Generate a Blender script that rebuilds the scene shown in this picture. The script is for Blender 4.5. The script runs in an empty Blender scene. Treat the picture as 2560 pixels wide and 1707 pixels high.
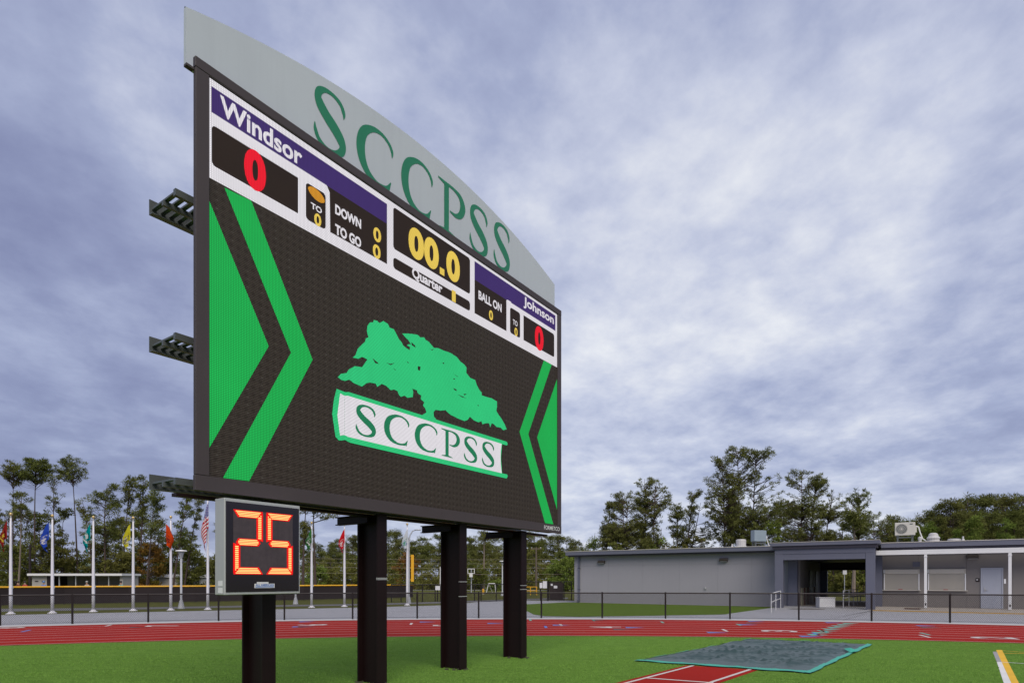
import bpy, bmesh, math, random
import numpy as np
from mathutils import Vector, Matrix

# ------------------------------------------------------------------ camera, sky, sun, exposure
scene = bpy.context.scene
C = scene.collection
EYE = 1.6
FP = 1523.8          # focal length in photo pixels (2560 wide)
CXP, HYP = 1280.0, 1448.7
cam_d = bpy.data.cameras.new("camera"); cam = bpy.data.objects.new("camera", cam_d); C.objects.link(cam)
cam.location = (0, 0, EYE); cam.rotation_euler = (math.radians(90), 0, 0)
cam_d.sensor_width = 36; cam_d.lens = 36 * FP / 2560; cam_d.shift_y = (HYP - 853.5) / 2560
cam_d.clip_start = 0.1; cam_d.clip_end = 3000
scene.camera = cam

SUN_AZ, SUN_EL = math.radians(168), math.radians(48)     # azimuth from +Y, clockwise
world = bpy.data.worlds.new("World"); scene.world = world; world.use_nodes = True
def build_world():
    nt = world.node_tree; nt.nodes.clear(); N = nt.nodes.new; L = nt.links.new
    out = N('ShaderNodeOutputWorld')
    sky = N('ShaderNodeTexSky'); sky.sky_type = 'NISHITA'; sky.sun_disc = False
    sky.sun_elevation = SUN_EL; sky.sun_rotation = SUN_AZ
    b1 = N('ShaderNodeBackground'); b1.inputs[1].default_value = 0.09; L(sky.outputs[0], b1.inputs[0])
    tc = N('ShaderNodeTexCoord'); sep = N('ShaderNodeSeparateXYZ'); L(tc.outputs['Generated'], sep.inputs[0])
    def M(op, a, b=None, clamp=False):
        m = N('ShaderNodeMath'); m.operation = op; m.use_clamp = clamp
        for i, v in enumerate((a, b)):
            if v is None: continue
            if isinstance(v, (int, float)): m.inputs[i].default_value = v
            else: L(v, m.inputs[i])
        return m.outputs[0]
    z = M('ADD', M('ABSOLUTE', sep.outputs[2]), 0.22)
    comb = N('ShaderNodeCombineXYZ')
    L(M('DIVIDE', sep.outputs[0], z), comb.inputs[0]); L(M('DIVIDE', sep.outputs[1], z), comb.inputs[1])
    rot = N('ShaderNodeMapping'); L(comb.outputs[0], rot.inputs[0])
    rot.inputs['Rotation'].default_value = (0, 0, math.radians(-28)); rot.inputs['Scale'].default_value = (1.0, 0.9, 1)
    rot.inputs['Location'].default_value = (3.1, 1.7, 0)
    def noise(scale, detail, rough, dist, vec):
        n = N('ShaderNodeTexNoise'); n.inputs['Scale'].default_value = scale; n.inputs['Detail'].default_value = detail
        n.inputs['Roughness'].default_value = rough; n.inputs['Distortion'].default_value = dist
        L(vec, n.inputs['Vector']); return n.outputs['Fac']
    n1 = noise(0.85, 5, 0.5, 0.4, rot.outputs[0])
    n2 = noise(2.4, 9, 0.60, 0.1, rot.outputs[0])
    n3 = noise(7.5, 8, 0.56, 0.05, rot.outputs[0])
    # thin cloud is brighter round the part of the sky the light comes through
    dot = N('ShaderNodeVectorMath'); dot.operation = 'DOT_PRODUCT'; L(tc.outputs['Generated'], dot.inputs[0])
    dot.inputs[1].default_value = Vector((0.24, 0.92, 0.30)).normalized()
    glow = M('POWER', M('MAXIMUM', dot.outputs['Value'], 0.0), 4.0)
    f = M('ADD', M('MULTIPLY', n1, 0.70), M('MULTIPLY', n2, 0.82))
    f = M('ADD', f, M('MULTIPLY', n3, 0.46))
    f = M('ADD', f, M('MULTIPLY', glow, 0.40))
    f = M('SUBTRACT', f, 0.78, True)
    ramp = N('ShaderNodeValToRGB'); L(f, ramp.inputs[0]); cr = ramp.color_ramp
    stops = [(0.02, (0.215, 0.24, 0.41)), (0.22, (0.285, 0.32, 0.50)), (0.40, (0.385, 0.43, 0.615)), (0.58, (0.57, 0.61, 0.76)), (0.80, (0.84, 0.86, 0.91))]
    while len(cr.elements) < len(stops): cr.elements.new(0.5)
    for e, (p, c) in zip(cr.elements, stops): e.position = p; e.color = (*c, 1)
    b2 = N('ShaderNodeBackground'); b2.inputs[1].default_value = 0.5; L(ramp.outputs[0], b2.inputs[0])
    mix = N('ShaderNodeMixShader'); mix.inputs[0].default_value = 0.94
    L(b1.outputs[0], mix.inputs[1]); L(b2.outputs[0], mix.inputs[2]); L(mix.outputs[0], out.inputs[0])
build_world()
sun_d = bpy.data.lights.new("sun", 'SUN'); sun = bpy.data.objects.new("sun", sun_d); C.objects.link(sun)
sun_d.energy = 1.5; sun_d.angle = math.radians(50); sun_d.color = (1.0, 0.90, 0.76)
sd = Vector((math.sin(SUN_AZ) * math.cos(SUN_EL), math.cos(SUN_AZ) * math.cos(SUN_EL), math.sin(SUN_EL)))
sun.rotation_euler = (-sd).to_track_quat('-Z', 'Y').to_euler(); sun.location = (10, -30, 40)
scene.view_settings.view_transform = 'Standard'; scene.view_settings.look = 'None'
scene.view_settings.exposure = 1.0; scene.view_settings.gamma = 1.0; scene.view_settings.use_curve_mapping = False
scene.render.resolution_x, scene.render.resolution_y = 1024, 682

# ------------------------------------------------------------------ helpers
random.seed(7); RNG = np.random.default_rng(11)
def G(x, y, z=0.0):                      # ground point seen at a photo pixel
    t = (EYE - z) * FP / (y - HYP); return Vector(((x - CXP) / FP * t, t, z))
def AT(x, y, Z):
    return Vector(((x - CXP) / FP * Z, Z, EYE + (HYP - y) / FP * Z))
def XZ(x, Z): return (x - CXP) / FP * Z
def lin(r, g, b):
    f = lambda c: (c/255/12.92) if c/255 <= 0.04045 else ((c/255+0.055)/1.055)**2.4
    return (f(r), f(g), f(b))
def link(o, parent=None):
    C.objects.link(o)
    if parent is not None: o.parent = parent
    return o
def tag(o, label=None, cat=None, group=None, kind=None):
    for k, v in (('label', label), ('category', cat), ('group', group), ('kind', kind)):
        if v: o[k] = v
    return o
def empty(name, loc=(0,0,0), rz=0.0):
    o = bpy.data.objects.new(name, None); C.objects.link(o); o.location = loc; o.rotation_euler = (0,0,rz)
    o.empty_display_size = 0.3; return o
def thing(name, label, cat, loc=(0,0,0), rz=0.0, group=None):
    return tag(empty(name, loc, rz), label, cat, group)
def mobj(name, verts, faces, mat, parent=None, smooth=False):
    me = bpy.data.meshes.new(name); me.from_pydata([tuple(v) for v in verts], [], faces); me.update()
    if mat is not None: me.materials.append(mat)
    if smooth: me.polygons.foreach_set('use_smooth', [True]*len(me.polygons))
    return link(bpy.data.objects.new(name, me), parent)
def inst(name, me, parent=None, loc=(0,0,0), rz=0.0, scale=None):
    o = bpy.data.objects.new(name, me); link(o, parent); o.location = loc; o.rotation_euler = (0,0,rz)
    if scale is not None: o.scale = scale
    return o
def copy_tree(o, parent=None):
    c = o.copy(); C.objects.link(c); c.parent = parent
    for ch in list(o.children): copy_tree(ch, c)
    return c
class MB:
    def __init__(s): s.v = []; s.f = []
    def box(s, x0, x1, y0, y1, z0, z1):
        n = len(s.v)
        s.v += [(x0,y0,z0),(x1,y0,z0),(x1,y1,z0),(x0,y1,z0),(x0,y0,z1),(x1,y0,z1),(x1,y1,z1),(x0,y1,z1)]
        s.f += [(n,n+3,n+2,n+1),(n+4,n+5,n+6,n+7),(n,n+1,n+5,n+4),(n+1,n+2,n+6,n+5),(n+2,n+3,n+7,n+6),(n+3,n,n+4,n+7)]; return s
    def quad(s, a, b, c, d):
        n = len(s.v); s.v += [tuple(a), tuple(b), tuple(c), tuple(d)]; s.f.append((n,n+1,n+2,n+3)); return s
    def poly(s, pts):
        n = len(s.v); s.v += [tuple(p) for p in pts]; s.f.append(tuple(range(n, n+len(pts)))); return s
    def tube(s, a, b, r0, r1=None, n=6, cap=True):
        a = Vector(a); b = Vector(b); r1 = r0 if r1 is None else r1
        d = (b-a); d = d.normalized() if d.length > 1e-9 else Vector((0,0,1))
        u = d.orthogonal().normalized(); w = d.cross(u); k = len(s.v)
        for p, r in ((a, r0), (b, r1)):
            for i in range(n):
                t = 2*math.pi*i/n; q = p + u*(r*math.cos(t)) + w*(r*math.sin(t)); s.v.append(tuple(q))
        for i in range(n):
            j = (i+1) % n; s.f.append((k+i, k+j, k+n+j, k+n+i))
        if cap: s.f.append(tuple(k+i for i in reversed(range(n)))); s.f.append(tuple(k+n+i for i in range(n)))
        return s
    def path(s, pts, radii, n=6):
        for i in range(len(pts)-1):
            s.tube(pts[i], pts[i+1], radii[i], radii[i+1], n, cap=True)
        return s
    def lathe(s, prof, n=16, c=(0,0,0)):
        k = len(s.v)
        for r, z in prof:
            for i in range(n):
                t = 2*math.pi*i/n; s.v.append((c[0]+r*math.cos(t), c[1]+r*math.sin(t), c[2]+z))
        for j in range(len(prof)-1):
            for i in range(n):
                i2 = (i+1) % n; s.f.append((k+j*n+i, k+j*n+i2, k+(j+1)*n+i2, k+(j+1)*n+i))
        s.f.append(tuple(k+i for i in reversed(range(n)))); s.f.append(tuple(k+(len(prof)-1)*n+i for i in range(n)))
        return s
    def prism(s, pts, axis, a, b):           # extrude 2D outline pts along an axis between a and b
        def P(p, t):
            return (t, p[0], p[1]) if axis == 'x' else (p[0], t, p[1]) if axis == 'y' else (p[0], p[1], t)
        n = len(pts); k = len(s.v)
        s.v += [P(p, a) for p in pts] + [P(p, b) for p in pts]
        s.f.append(tuple(range(k, k+n))); s.f.append(tuple(range(k+2*n-1, k+n-1, -1)))
        for i in range(n):
            j = (i+1) % n; s.f.append((k+i, k+n+i, k+n+j, k+j))
        return s
    def build(s, name, mat, parent=None, smooth=False, bevel=0.0):
        o = mobj(name, s.v, s.f, mat, parent, smooth)
        bm = bmesh.new(); bm.from_mesh(o.data); bmesh.ops.recalc_face_normals(bm, faces=bm.faces)
        if bevel > 0:
            bmesh.ops.bevel(bm, geom=[e for e in bm.edges if len(e.link_faces) == 2 and e.calc_face_angle(0) > 0.6], offset=bevel, segments=1, affect='EDGES')
        bm.to_mesh(o.data); bm.free(); return o
def bx(name, mat, parent, *b, bevel=0.0): return MB().box(*b).build(name, mat, parent, bevel=bevel)
def sheet(name, pts, mat, z, parent=None):
    return MB().poly([(p[0], p[1], z) for p in pts]).build(name, mat, parent)

# ------------------------------------------------------------------ materials
MATS = {}
class NT:
    def __init__(s, name):
        s.m = bpy.data.materials.new(name); s.m.use_nodes = True; s.nt = s.m.node_tree; s.nt.nodes.clear()
        s.out = s.N('ShaderNodeOutputMaterial')
    def N(s, t, **kw):
        n = s.nt.nodes.new(t)
        for k, v in kw.items(): setattr(n, k, v)
        return n
    def L(s, a, b): s.nt.links.new(a, b)
    def val(s, sock, v):
        if isinstance(v, (int, float)): sock.default_value = v
        elif isinstance(v, (tuple, list)): sock.default_value = (*v, 1) if len(v) == 3 and len(sock.default_value) == 4 else v
        else: s.L(v, sock)
    def math(s, op, a, b=0.0, c=None, clamp=False):
        n = s.N('ShaderNodeMath', operation=op, use_clamp=clamp); s.val(n.inputs[0], a); s.val(n.inputs[1], b)
        if c is not None: s.val(n.inputs[2], c)
        return n.outputs[0]
    def mix(s, f, a, b, mode='MIX'):
        n = s.N('ShaderNodeMix', data_type='RGBA', blend_type=mode); s.val(n.inputs[0], f); s.val(n.inputs[6], a); s.val(n.inputs[7], b); return n.outputs[2]
    def coord(s, kind='Object'): return s.N('ShaderNodeTexCoord').outputs[kind]
    def mapping(s, vec, scale=(1,1,1), rot=(0,0,0), loc=(0,0,0)):
        n = s.N('ShaderNodeMapping'); s.L(vec, n.inputs[0]); n.inputs['Scale'].default_value = scale; n.inputs['Rotation'].default_value = rot; n.inputs['Location'].default_value = loc
        return n.outputs[0]
    def noise(s, vec, scale, detail=4, rough=0.55, dist=0.0):
        n = s.N('ShaderNodeTexNoise'); s.L(vec, n.inputs['Vector']); n.inputs['Scale'].default_value = scale
        n.inputs['Detail'].default_value = detail; n.inputs['Roughness'].default_value = rough; n.inputs['Distortion'].default_value = dist; return n.outputs['Fac']
    def ramp(s, f, stops):
        n = s.N('ShaderNodeValToRGB'); s.L(f, n.inputs[0]); e = n.color_ramp.elements
        while len(e) < len(stops): e.new(0.5)
        for el, (p, c) in zip(e, stops): el.position = p; el.color = (*c, 1) if len(c) == 3 else c
        return n.outputs[0]
    def bump(s, h, strength=0.3, dist=0.02):
        n = s.N('ShaderNodeBump'); n.inputs['Strength'].default_value = strength; n.inputs['Distance'].default_value = dist; s.L(h, n.inputs['Height']); return n.outputs[0]
    def bsdf(s, color, rough=0.6, metal=0.0, spec=0.5, normal=None, emit=None, estr=0.0):
        p = s.N('ShaderNodeBsdfPrincipled'); s.val(p.inputs['Base Color'], color); s.val(p.inputs['Roughness'], rough)
        p.inputs['Metallic'].default_value = metal; p.inputs['Specular IOR Level'].default_value = spec
        if normal is not None: s.L(normal, p.inputs['Normal'])
        if emit is not None: s.val(p.inputs['Emission Color'], emit); s.val(p.inputs['Emission Strength'], estr)
        s.L(p.outputs[0], s.out.inputs[0]); return p
def var(c, k): return tuple(min(1.0, x*k) for x in c)
def paint(name, c, rough=0.55, metal=0.0, dirt=0.12, scale=2.0, streak=0.0, fine=40.0, bump=0.05, spec=0.4):
    if name in MATS: return MATS[name]
    t = NT(name); v = t.coord()
    n1 = t.noise(v, scale, 5, 0.6); n2 = t.noise(v, fine, 3, 0.6)
    col = t.mix(n1, var(c, 1-dirt), var(c, 1+dirt))
    col = t.mix(t.math('MULTIPLY', n2, dirt*0.8), col, var(c, 0.6))
    if streak > 0:
        st = t.noise(t.mapping(v, (9, 9, 0.35)), 1.0, 4, 0.6)
        col = t.mix(t.math('MULTIPLY', t.math('SUBTRACT', st, 0.5, clamp=True), streak*4, clamp=True), col, var(c, 0.5))
    rr = t.math('MULTIPLY_ADD', n1, 0.25, rough-0.12)
    t.bsdf(col, rr, metal, spec, t.bump(n2, bump, 0.01)); MATS[name] = t.m; return t.m
def turf_mat(name, ca, cb, cc, stripe=1.0):
    t = NT(name); v = t.coord()
    big = t.noise(v, 0.22, 4, 0.6, 0.6); mid = t.noise(t.mapping(v, (1, 2.6, 1)), 1.6, 5, 0.65, 0.8); fine = t.noise(v, 55, 4, 0.75)
    v2 = t.noise(t.mapping(v, (0.6, 3.2, 1), (0, 0, 0.25)), 2.3, 4, 0.6, 1.2)
    col = t.mix(big, ca, cb); col = t.mix(t.math('MULTIPLY', mid, 0.7), col, cc)
    col = t.mix(t.math('MULTIPLY', t.math('SUBTRACT', v2, 0.42, clamp=True), 2.2*stripe, clamp=True), col, var(ca, 0.62))
    col = t.mix(t.ramp(fine, [(0.35, (0,0,0)), (0.7, (1,1,1))]), var(ca, 0.5), col)
    t.bsdf(col, 0.95, 0, 0.03, t.bump(t.math('ADD', fine, t.math('MULTIPLY', v2, 0.8)), 0.8, 0.03)); MATS[name] = t.m; return t.m
M_TURF = turf_mat('synthetic_turf', (0.160, 0.325, 0.052), (0.200, 0.375, 0.064), (0.260, 0.425, 0.092))
M_BANK = turf_mat('turf_bank', (0.130, 0.225, 0.030), (0.160, 0.250, 0.036), (0.185, 0.265, 0.048), 0.4)
M_LAWN = turf_mat('mown_lawn', (0.105, 0.135, 0.030), (0.165, 0.170, 0.045), (0.240, 0.190, 0.070), 0.6)
def concrete(name, c):
    t = NT(name); v = t.coord(); n1 = t.noise(v, 0.35, 5, 0.6, 0.4); n2 = t.noise(v, 3.0, 6, 0.65); n3 = t.noise(v, 60, 3, 0.7)
    col = t.mix(n1, var(c, 0.80), var(c, 1.15)); col = t.mix(t.math('MULTIPLY', n2, 0.35), col, var(c, 0.72)); col = t.mix(t.math('MULTIPLY', n3, 0.25), col, var(c, 0.55))
    t.bsdf(col, 0.85, 0, 0.3, t.bump(n3, 0.2, 0.01)); MATS[name] = t.m; return t.m
M_CONC = concrete('plaza_concrete', (0.40, 0.41, 0.44)); M_CURB = concrete('curb_concrete', (0.55, 0.54, 0.54)); M_SLAB = concrete('slab_concrete', (0.40, 0.37, 0.34))
M_ASPH = concrete('path_asphalt', (0.17, 0.17, 0.18))
def track_mat():
    t = NT('track_rubber'); v = t.coord(); n1 = t.noise(v, 0.3, 5, 0.6, 0.5); n2 = t.noise(v, 90, 3, 0.75); n3 = t.noise(v, 2.2, 5, 0.6)
    c = (0.36, 0.020, 0.014); col = t.mix(n1, var(c, 0.72), var(c, 1.25)); col = t.mix(t.math('MULTIPLY', n3, 0.4), col, var(c, 0.62)); col = t.mix(t.math('MULTIPLY', n2, 0.4), col, var(c, 0.5))
    t.bsdf(col, 0.9, 0, 0.06, t.bump(n2, 0.5, 0.006)); return t.m
M_TRACK = track_mat()
M_WLINE = paint('white_line_paint', (0.55, 0.52, 0.50), 0.7, dirt=0.15, scale=1.0)
M_BLUEP = paint('blue_line_paint', (0.06, 0.17, 0.50), 0.7); M_GREENP = paint('green_line_paint', (0.09, 0.36, 0.30), 0.7); M_DARKP = paint('dark_line_paint', (0.05, 0.055, 0.06), 0.7)
M_YELP = paint('yellow_turf_line', (0.70, 0.42, 0.03), 0.9, fine=70, dirt=0.2); M_WTURF = paint('white_turf_line', (0.66, 0.66, 0.66), 0.9, fine=70, dirt=0.2); M_GTURF = paint('grey_turf_line', (0.30, 0.30, 0.31), 0.9, fine=70, dirt=0.2)
M_POST = paint('maroon_black_steel', (0.012, 0.0048, 0.0052), 0.5, dirt=0.35, scale=1.3, streak=0.25, bump=0.08, spec=0.22)
M_FRAME = paint('charcoal_cabinet', (0.066, 0.054, 0.058), 0.55, dirt=0.12, scale=1.2, streak=0.1, spec=0.25)
M_STEEL = paint('galvanised_steel', (0.12, 0.135, 0.14), 0.45, 0.3, dirt=0.2, scale=3)
M_HEAD = paint('pale_grey_panel', (0.50, 0.545, 0.60), 0.5, dirt=0.07, scale=0.8, streak=0.07)
M_HLET = paint('green_sign_vinyl', (0.018, 0.205, 0.105), 0.45, dirt=0.1)
M_WHITE = paint('white_painted_metal', (0.70, 0.71, 0.73), 0.45, dirt=0.08)
M_BLACKF = paint('black_vinyl_fence', (0.012, 0.009, 0.009), 0.5, dirt=0.2)
M_SCREENF = paint('windscreen_fabric', (0.020, 0.014, 0.017), 0.85, dirt=0.3, scale=1.5, fine=60, bump=0.3)
M_YCAP = paint('yellow_fence_cap', (0.75, 0.40, 0.02), 0.45)
M_WALL = paint('grey_block_wall', (0.305, 0.302, 0.345), 0.75, dirt=0.06, scale=0.8, fine=25, bump=0.15, streak=0.05)
M_TRIM = paint('slate_blue_trim', (0.120, 0.128, 0.175), 0.5, dirt=0.08, scale=1.0)
M_TRIMD = paint('slate_soffit', (0.060, 0.055, 0.075), 0.6)
M_WALL2 = paint('taupe_wall', (0.215, 0.200, 0.195), 0.75, dirt=0.07, scale=0.8, fine=25, bump=0.15)
M_SHUT = paint('bone_shutter', (0.46, 0.44, 0.40), 0.5, dirt=0.08); M_DOOR = paint('pale_blue_door', (0.42, 0.45, 0.53), 0.45, dirt=0.07)
M_ROOFC = paint('roof_membrane', (0.50, 0.48, 0.45), 0.7); M_DARK = paint('dark_brown_metal', (0.022, 0.014, 0.014), 0.5); M_WPACK = paint('bronze_wall_light', (0.06, 0.05, 0.045), 0.45)
M_CREAM = paint('cream_wainscot', (0.52, 0.50, 0.36), 0.6); M_RUST = paint('rust_brown_steel', (0.10, 0.035, 0.02), 0.6)
M_TEAL = paint('teal_tarp_hem', (0.045, 0.36, 0.27), 0.55, dirt=0.15)
M_GOLD = paint('gold_ball', (0.60, 0.45, 0.20), 0.3, 0.6); M_POLEW = paint('satin_white_pole', (0.66, 0.66, 0.72), 0.4, 0.0, dirt=0.08)
M_LAMPP = paint('lamp_grey', (0.40, 0.42, 0.46), 0.5); M_WOODP = paint('weathered_pole_wood', (0.13, 0.105, 0.085), 0.85, dirt=0.25, scale=4)
M_WIRE = paint('overhead_wire', (0.30, 0.27, 0.22), 0.6); M_VENT = paint('weathered_white_vent', (0.50, 0.50, 0.51), 0.5, dirt=0.2); M_HVAC = paint('ivory_condenser', (0.55, 0.55, 0.51), 0.5); M_EBOX = paint('blue_grey_cabinet', (0.22, 0.28, 0.33), 0.45)
M_GLASSBLK = paint('black_clock_face', (0.012, 0.007, 0.009), 0.22, dirt=0.2, spec=0.6); M_ALU = paint('brushed_aluminium', (0.50, 0.51, 0.51), 0.38, 0.35, dirt=0.08, streak=0.1)
M_BLUEROOF = paint('seafoam_metal_roof', (0.25, 0.36, 0.33), 0.5); M_BLK = paint('pale_block', (0.36, 0.35, 0.33), 0.8); M_PAPER = paint('white_notice_board', (0.62, 0.63, 0.66), 0.6)
def bark_mat(name, c):
    t = NT(name); v = t.coord(); n = t.noise(t.mapping(v, (5, 5, 1.2)), 2.0, 5, 0.7)
    t.bsdf(t.mix(n, var(c, 0.55), var(c, 1.5)), 0.9, 0, 0.2, t.bump(n, 0.8, 0.05)); return t.m
M_BARK = bark_mat('pine_bark', (0.075, 0.055, 0.048)); M_BARKP = bark_mat('pale_bark', (0.20, 0.165, 0.14))
def leaf_mat(name, dark, light, warm):
    t = NT(name); a = t.N('ShaderNodeAttribute', attribute_name='tone'); oi = t.N('ShaderNodeObjectInfo')
    col = t.mix(a.outputs['Fac'], dark, light)
    col = t.mix(t.math('MULTIPLY', oi.outputs['Random'], 0.45), col, warm)
    d = t.N('ShaderNodeBsdfDiffuse'); t.L(col, d.inputs[0]); tr = t.N('ShaderNodeBsdfTranslucent'); t.L(col, tr.inputs[0])
    m = t.N('ShaderNodeMixShader'); m.inputs[0].default_value = 0.22; t.L(d.outputs[0], m.inputs[1]); t.L(tr.outputs[0], m.inputs[2]); t.L(m.outputs[0], t.out.inputs[0]); return t.m
M_NEEDLE = leaf_mat('pine_needles', (0.068, 0.086, 0.022), (0.205, 0.235, 0.070), (0.165, 0.150, 0.052))
M_LEAF = leaf_mat('broad_leaves', (0.070, 0.090, 0.022), (0.200, 0.225, 0.056), (0.185, 0.150, 0.050))
M_LEAFB = leaf_mat('bright_leaves', (0.090, 0.140, 0.026), (0.210, 0.285, 0.062), (0.190, 0.215, 0.056))
M_BLADE = leaf_mat('turf_blades', (0.145, 0.300, 0.052), (0.240, 0.410, 0.090), (0.19, 0.35, 0.066))
M_AUTUMN = leaf_mat('autumn_leaves', (0.110, 0.100, 0.020), (0.260, 0.130, 0.035), (0.260, 0.085, 0.030))

# ------------------------------------------------------------------ the setting: ground, track, paving
ground = sheet('ground', [(-900,-300),(900,-300),(900,1500),(-900,1500)], M_LAWN, 0.0); tag(ground, 'mown lawn reaching to the horizon behind the stadium', kind='structure')
TC = Vector((0.97, -18.5)); RIN, ROUT, RF = 35.93, 43.0, 43.72; LANE = (ROUT-RIN)/8
def arc_pt(r, a, z=0.0): return (TC.x + r*math.sin(a), TC.y + r*math.cos(a), z)
def ring(name, r0, r1, z, mat, parent=None, a0=-1.15, a1=1.15, n=160):
    vs = []; fs = []
    for i in range(n+1):
        a = a0+(a1-a0)*i/n; vs += [arc_pt(r0, a, z), arc_pt(r1, a, z)]
        if i: k = 2*i; fs.append((k-2, k, k+1, k-1))
    return mobj(name, vs, fs, mat, parent)
# turf field inside the track
fp = [arc_pt(RIN-0.08, -1.5+3.0*i/120) for i in range(121)] + [(40, -40, 0), (-40, -40, 0)]
field = sheet('field_turf', fp, M_TURF, 0.004); tag(field, 'green synthetic turf inside the curve of the red track', kind='structure')
track = ring('running_track', RIN-0.10, ROUT+0.03, 0.010, M_TRACK); tag(track, 'red rubber running track curving round the turf', kind='structure')
for i in range(9): ring('lane_line', RIN+i*LANE-0.02, RIN+i*LANE+0.02, 0.014, M_WLINE, track)
curb = ring('curb_strip', ROUT+0.03, RF+0.12, 0.020, M_CURB); tag(curb, 'pale concrete curb strip under the fence', kind='structure')
def cray(px, r):                         # angle on the circle of radius r round TC that lies in the column of a photo pixel
    rx = (px-CXP)/FP; A = 1+rx*rx; B = -2*(rx*TC.x+TC.y); Cc = TC.x**2+TC.y**2-r*r
    t = (-B+math.sqrt(B*B-4*A*Cc))/(2*A); return math.atan2(rx*t-TC.x, t-TC.y)
# painted numerals and marks, flat on the track
def text_mesh(body, bold=0.0, shear=0.0, spacing=1.0):
    cu = bpy.data.curves.new('tx', 'FONT'); cu.body = body; cu.offset = bold; cu.shear = shear; cu.space_character = spacing; cu.resolution_u = 6; cu.fill_mode = 'FRONT'
    o = bpy.data.objects.new('tx', cu); C.objects.link(o)
    dg = bpy.context.evaluated_depsgraph_get(); me = bpy.data.meshes.new_from_object(o.evaluated_get(dg))
    bpy.data.objects.remove(o); bpy.data.curves.remove(cu)
    co = np.array([v.co[:] for v in me.vertices]); fs = [tuple(p.vertices) for p in me.polygons]; bpy.data.meshes.remove(me)
    co[:, :2] -= co[:, :2].min(0); co[:, :2] /= co[:, :2].max(0); return co, fs
for px, lane, dg in ((2482,2,'2'),(1947,3,'3'),(1514,4,'4'),(1120,5,'5'),(780,6,'6'),(408,7,'7'),(14,8,'8')):
    r = RIN+(lane-0.5)*LANE; a = cray(px, r); co, fs = text_mesh(dg, 0.02)
    vs = []
    for x, y, _ in co:
        rr = r+(x-0.5)*0.52; aa = a-(y-0.5)*1.05/r; vs.append(arc_pt(rr, aa, 0.0145))
    mobj('lane_number', vs, fs, M_WLINE, track)
def mark_tri(px, lane_f, mat, ln=0.62, wd=0.42, sgn=1):
    r = RIN+lane_f*LANE; a = cray(px, r); h = ln/2/r
    mobj('lane_marker', [arc_pt(r-wd/2, a-sgn*h, 0.0147), arc_pt(r+wd/2, a-sgn*h, 0.0147), arc_pt(r, a+sgn*h, 0.0147)], [(0,1,2)], mat, track)
def mark_bar(px, lane_f, mat, wd=0.07, ln=0.80, skew=0.0):
    r = RIN+lane_f*LANE; a = cray(px, r); w = wd/2/r; k = skew/r
    mobj('lane_tick', [arc_pt(r-ln/2, a-w+k, 0.0147), arc_pt(r-ln/2, a+w+k, 0.0147), arc_pt(r+ln/2, a+w-k, 0.0147), arc_pt(r+ln/2, a-w-k, 0.0147)], [(0,1,2,3)], mat, track)
for px, lf, m in ((770,7.5,M_BLUEP),(755,4.6,M_BLUEP),(768,4.5,M_DARKP),(1070,6.5,M_BLUEP),(1872,5.5,M_BLUEP),(1404,4.5,M_BLUEP),(1588,3.4,M_BLUEP),(1795,1.5,M_BLUEP),(1558,2.5,M_DARKP),
                  (1500,7.5,M_DARKP),(1888,6.5,M_DARKP),(1892,7.6,M_BLUEP),(2087,7.5,M_BLUEP),(2318,6.6,M_BLUEP),(2330,5.6,M_DARKP),(2030,0.5,M_BLUEP),(350,6.0,M_DARKP),(1240,5.5,M_BLUEP)):
    mark_tri(px, lf, m)
for px, lf, m, sk in ((271,7.4,M_WLINE,0.0),(65,5.5,M_BLUEP,0.0),(1028,5.5,M_WLINE,0),(1326,7.5,M_GREENP,0),(1484,7.4,M_GREENP,0),(1364,3.6,M_BLUEP,0),(1402,4.6,M_WLINE,0),(1656,6.4,M_GREENP,0),(1847,5.4,M_GREENP,0),
                  (1812,2.5,M_WLINE,0),(2061,2.7,M_GREENP,0),(2040,1.5,M_BLUEP,0),(2312,2.5,M_GREENP,0),(2312,1.5,M_WLINE,0)):
    mark_bar(px, lf, m, 0.09, 0.82, sk)
for i in range(8): mark_tri(2047+i*11.6, 1.2+i*0.86, M_GREENP, 0.55, 0.62, 1)
# paving outside the fence
def P2(lst): return [G(x*1.0884, y*1.0884) for x, y in lst]
inner = [arc_pt(RF+0.10, a) for a in np.linspace(-0.62, 0.72, 60)]
outer = [G(0,1537.5)+Vector((-14,-6,0))] + [G(x, y) for x, y in ((0,1537),(320,1530),(640,1523.5),(896,1518),(1102,1512.6),(1166,1507),(1215,1502),(1260,1500.5),(1330,1500.5),(1432,1500.5))]
B0 = Vector((4.4, 43.0, 0)); BETA = math.radians(32.5); BU = Vector((math.cos(BETA), -math.sin(BETA), 0)); BW = Vector((math.sin(BETA), math.cos(BETA), 0))
def BP(s, t, z=0.0): return B0 + BU*s + BW*t + Vector((0,0,z))
outer += [BP(-2, 3), BP(34, 3)]
plaza = sheet('plaza_pavement', [Vector(p) for p in inner[::-1]] + outer, M_CONC, 0.004); tag(plaza, 'grey concrete walkway between fence and low building', kind='structure')
for k, (a, b) in enumerate(((G(1980,1552), G(2165,1531)), (G(2165,1531), G(2560,1535)))): pass
path = sheet('asphalt_path', [G(-40,1529), G(-40,1521.5), G(300,1518.5), G(620,1513), G(900,1509), G(1100,1503.5), G(1420,1493), G(1420,1496), G(1100,1507.5), G(900,1512.5), G(620,1517), G(300,1523.5)], M_ASPH, 0.004); tag(path, 'narrow dark asphalt path behind the flagpoles', kind='structure')
bank_pts = [G(x, y, 0.03) for x, y in ((1313,1509),(1312,1523),(1334,1534),(1361,1538),(1449,1539.5),(1634,1537),(1920,1532),(1945,1520))]
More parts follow.
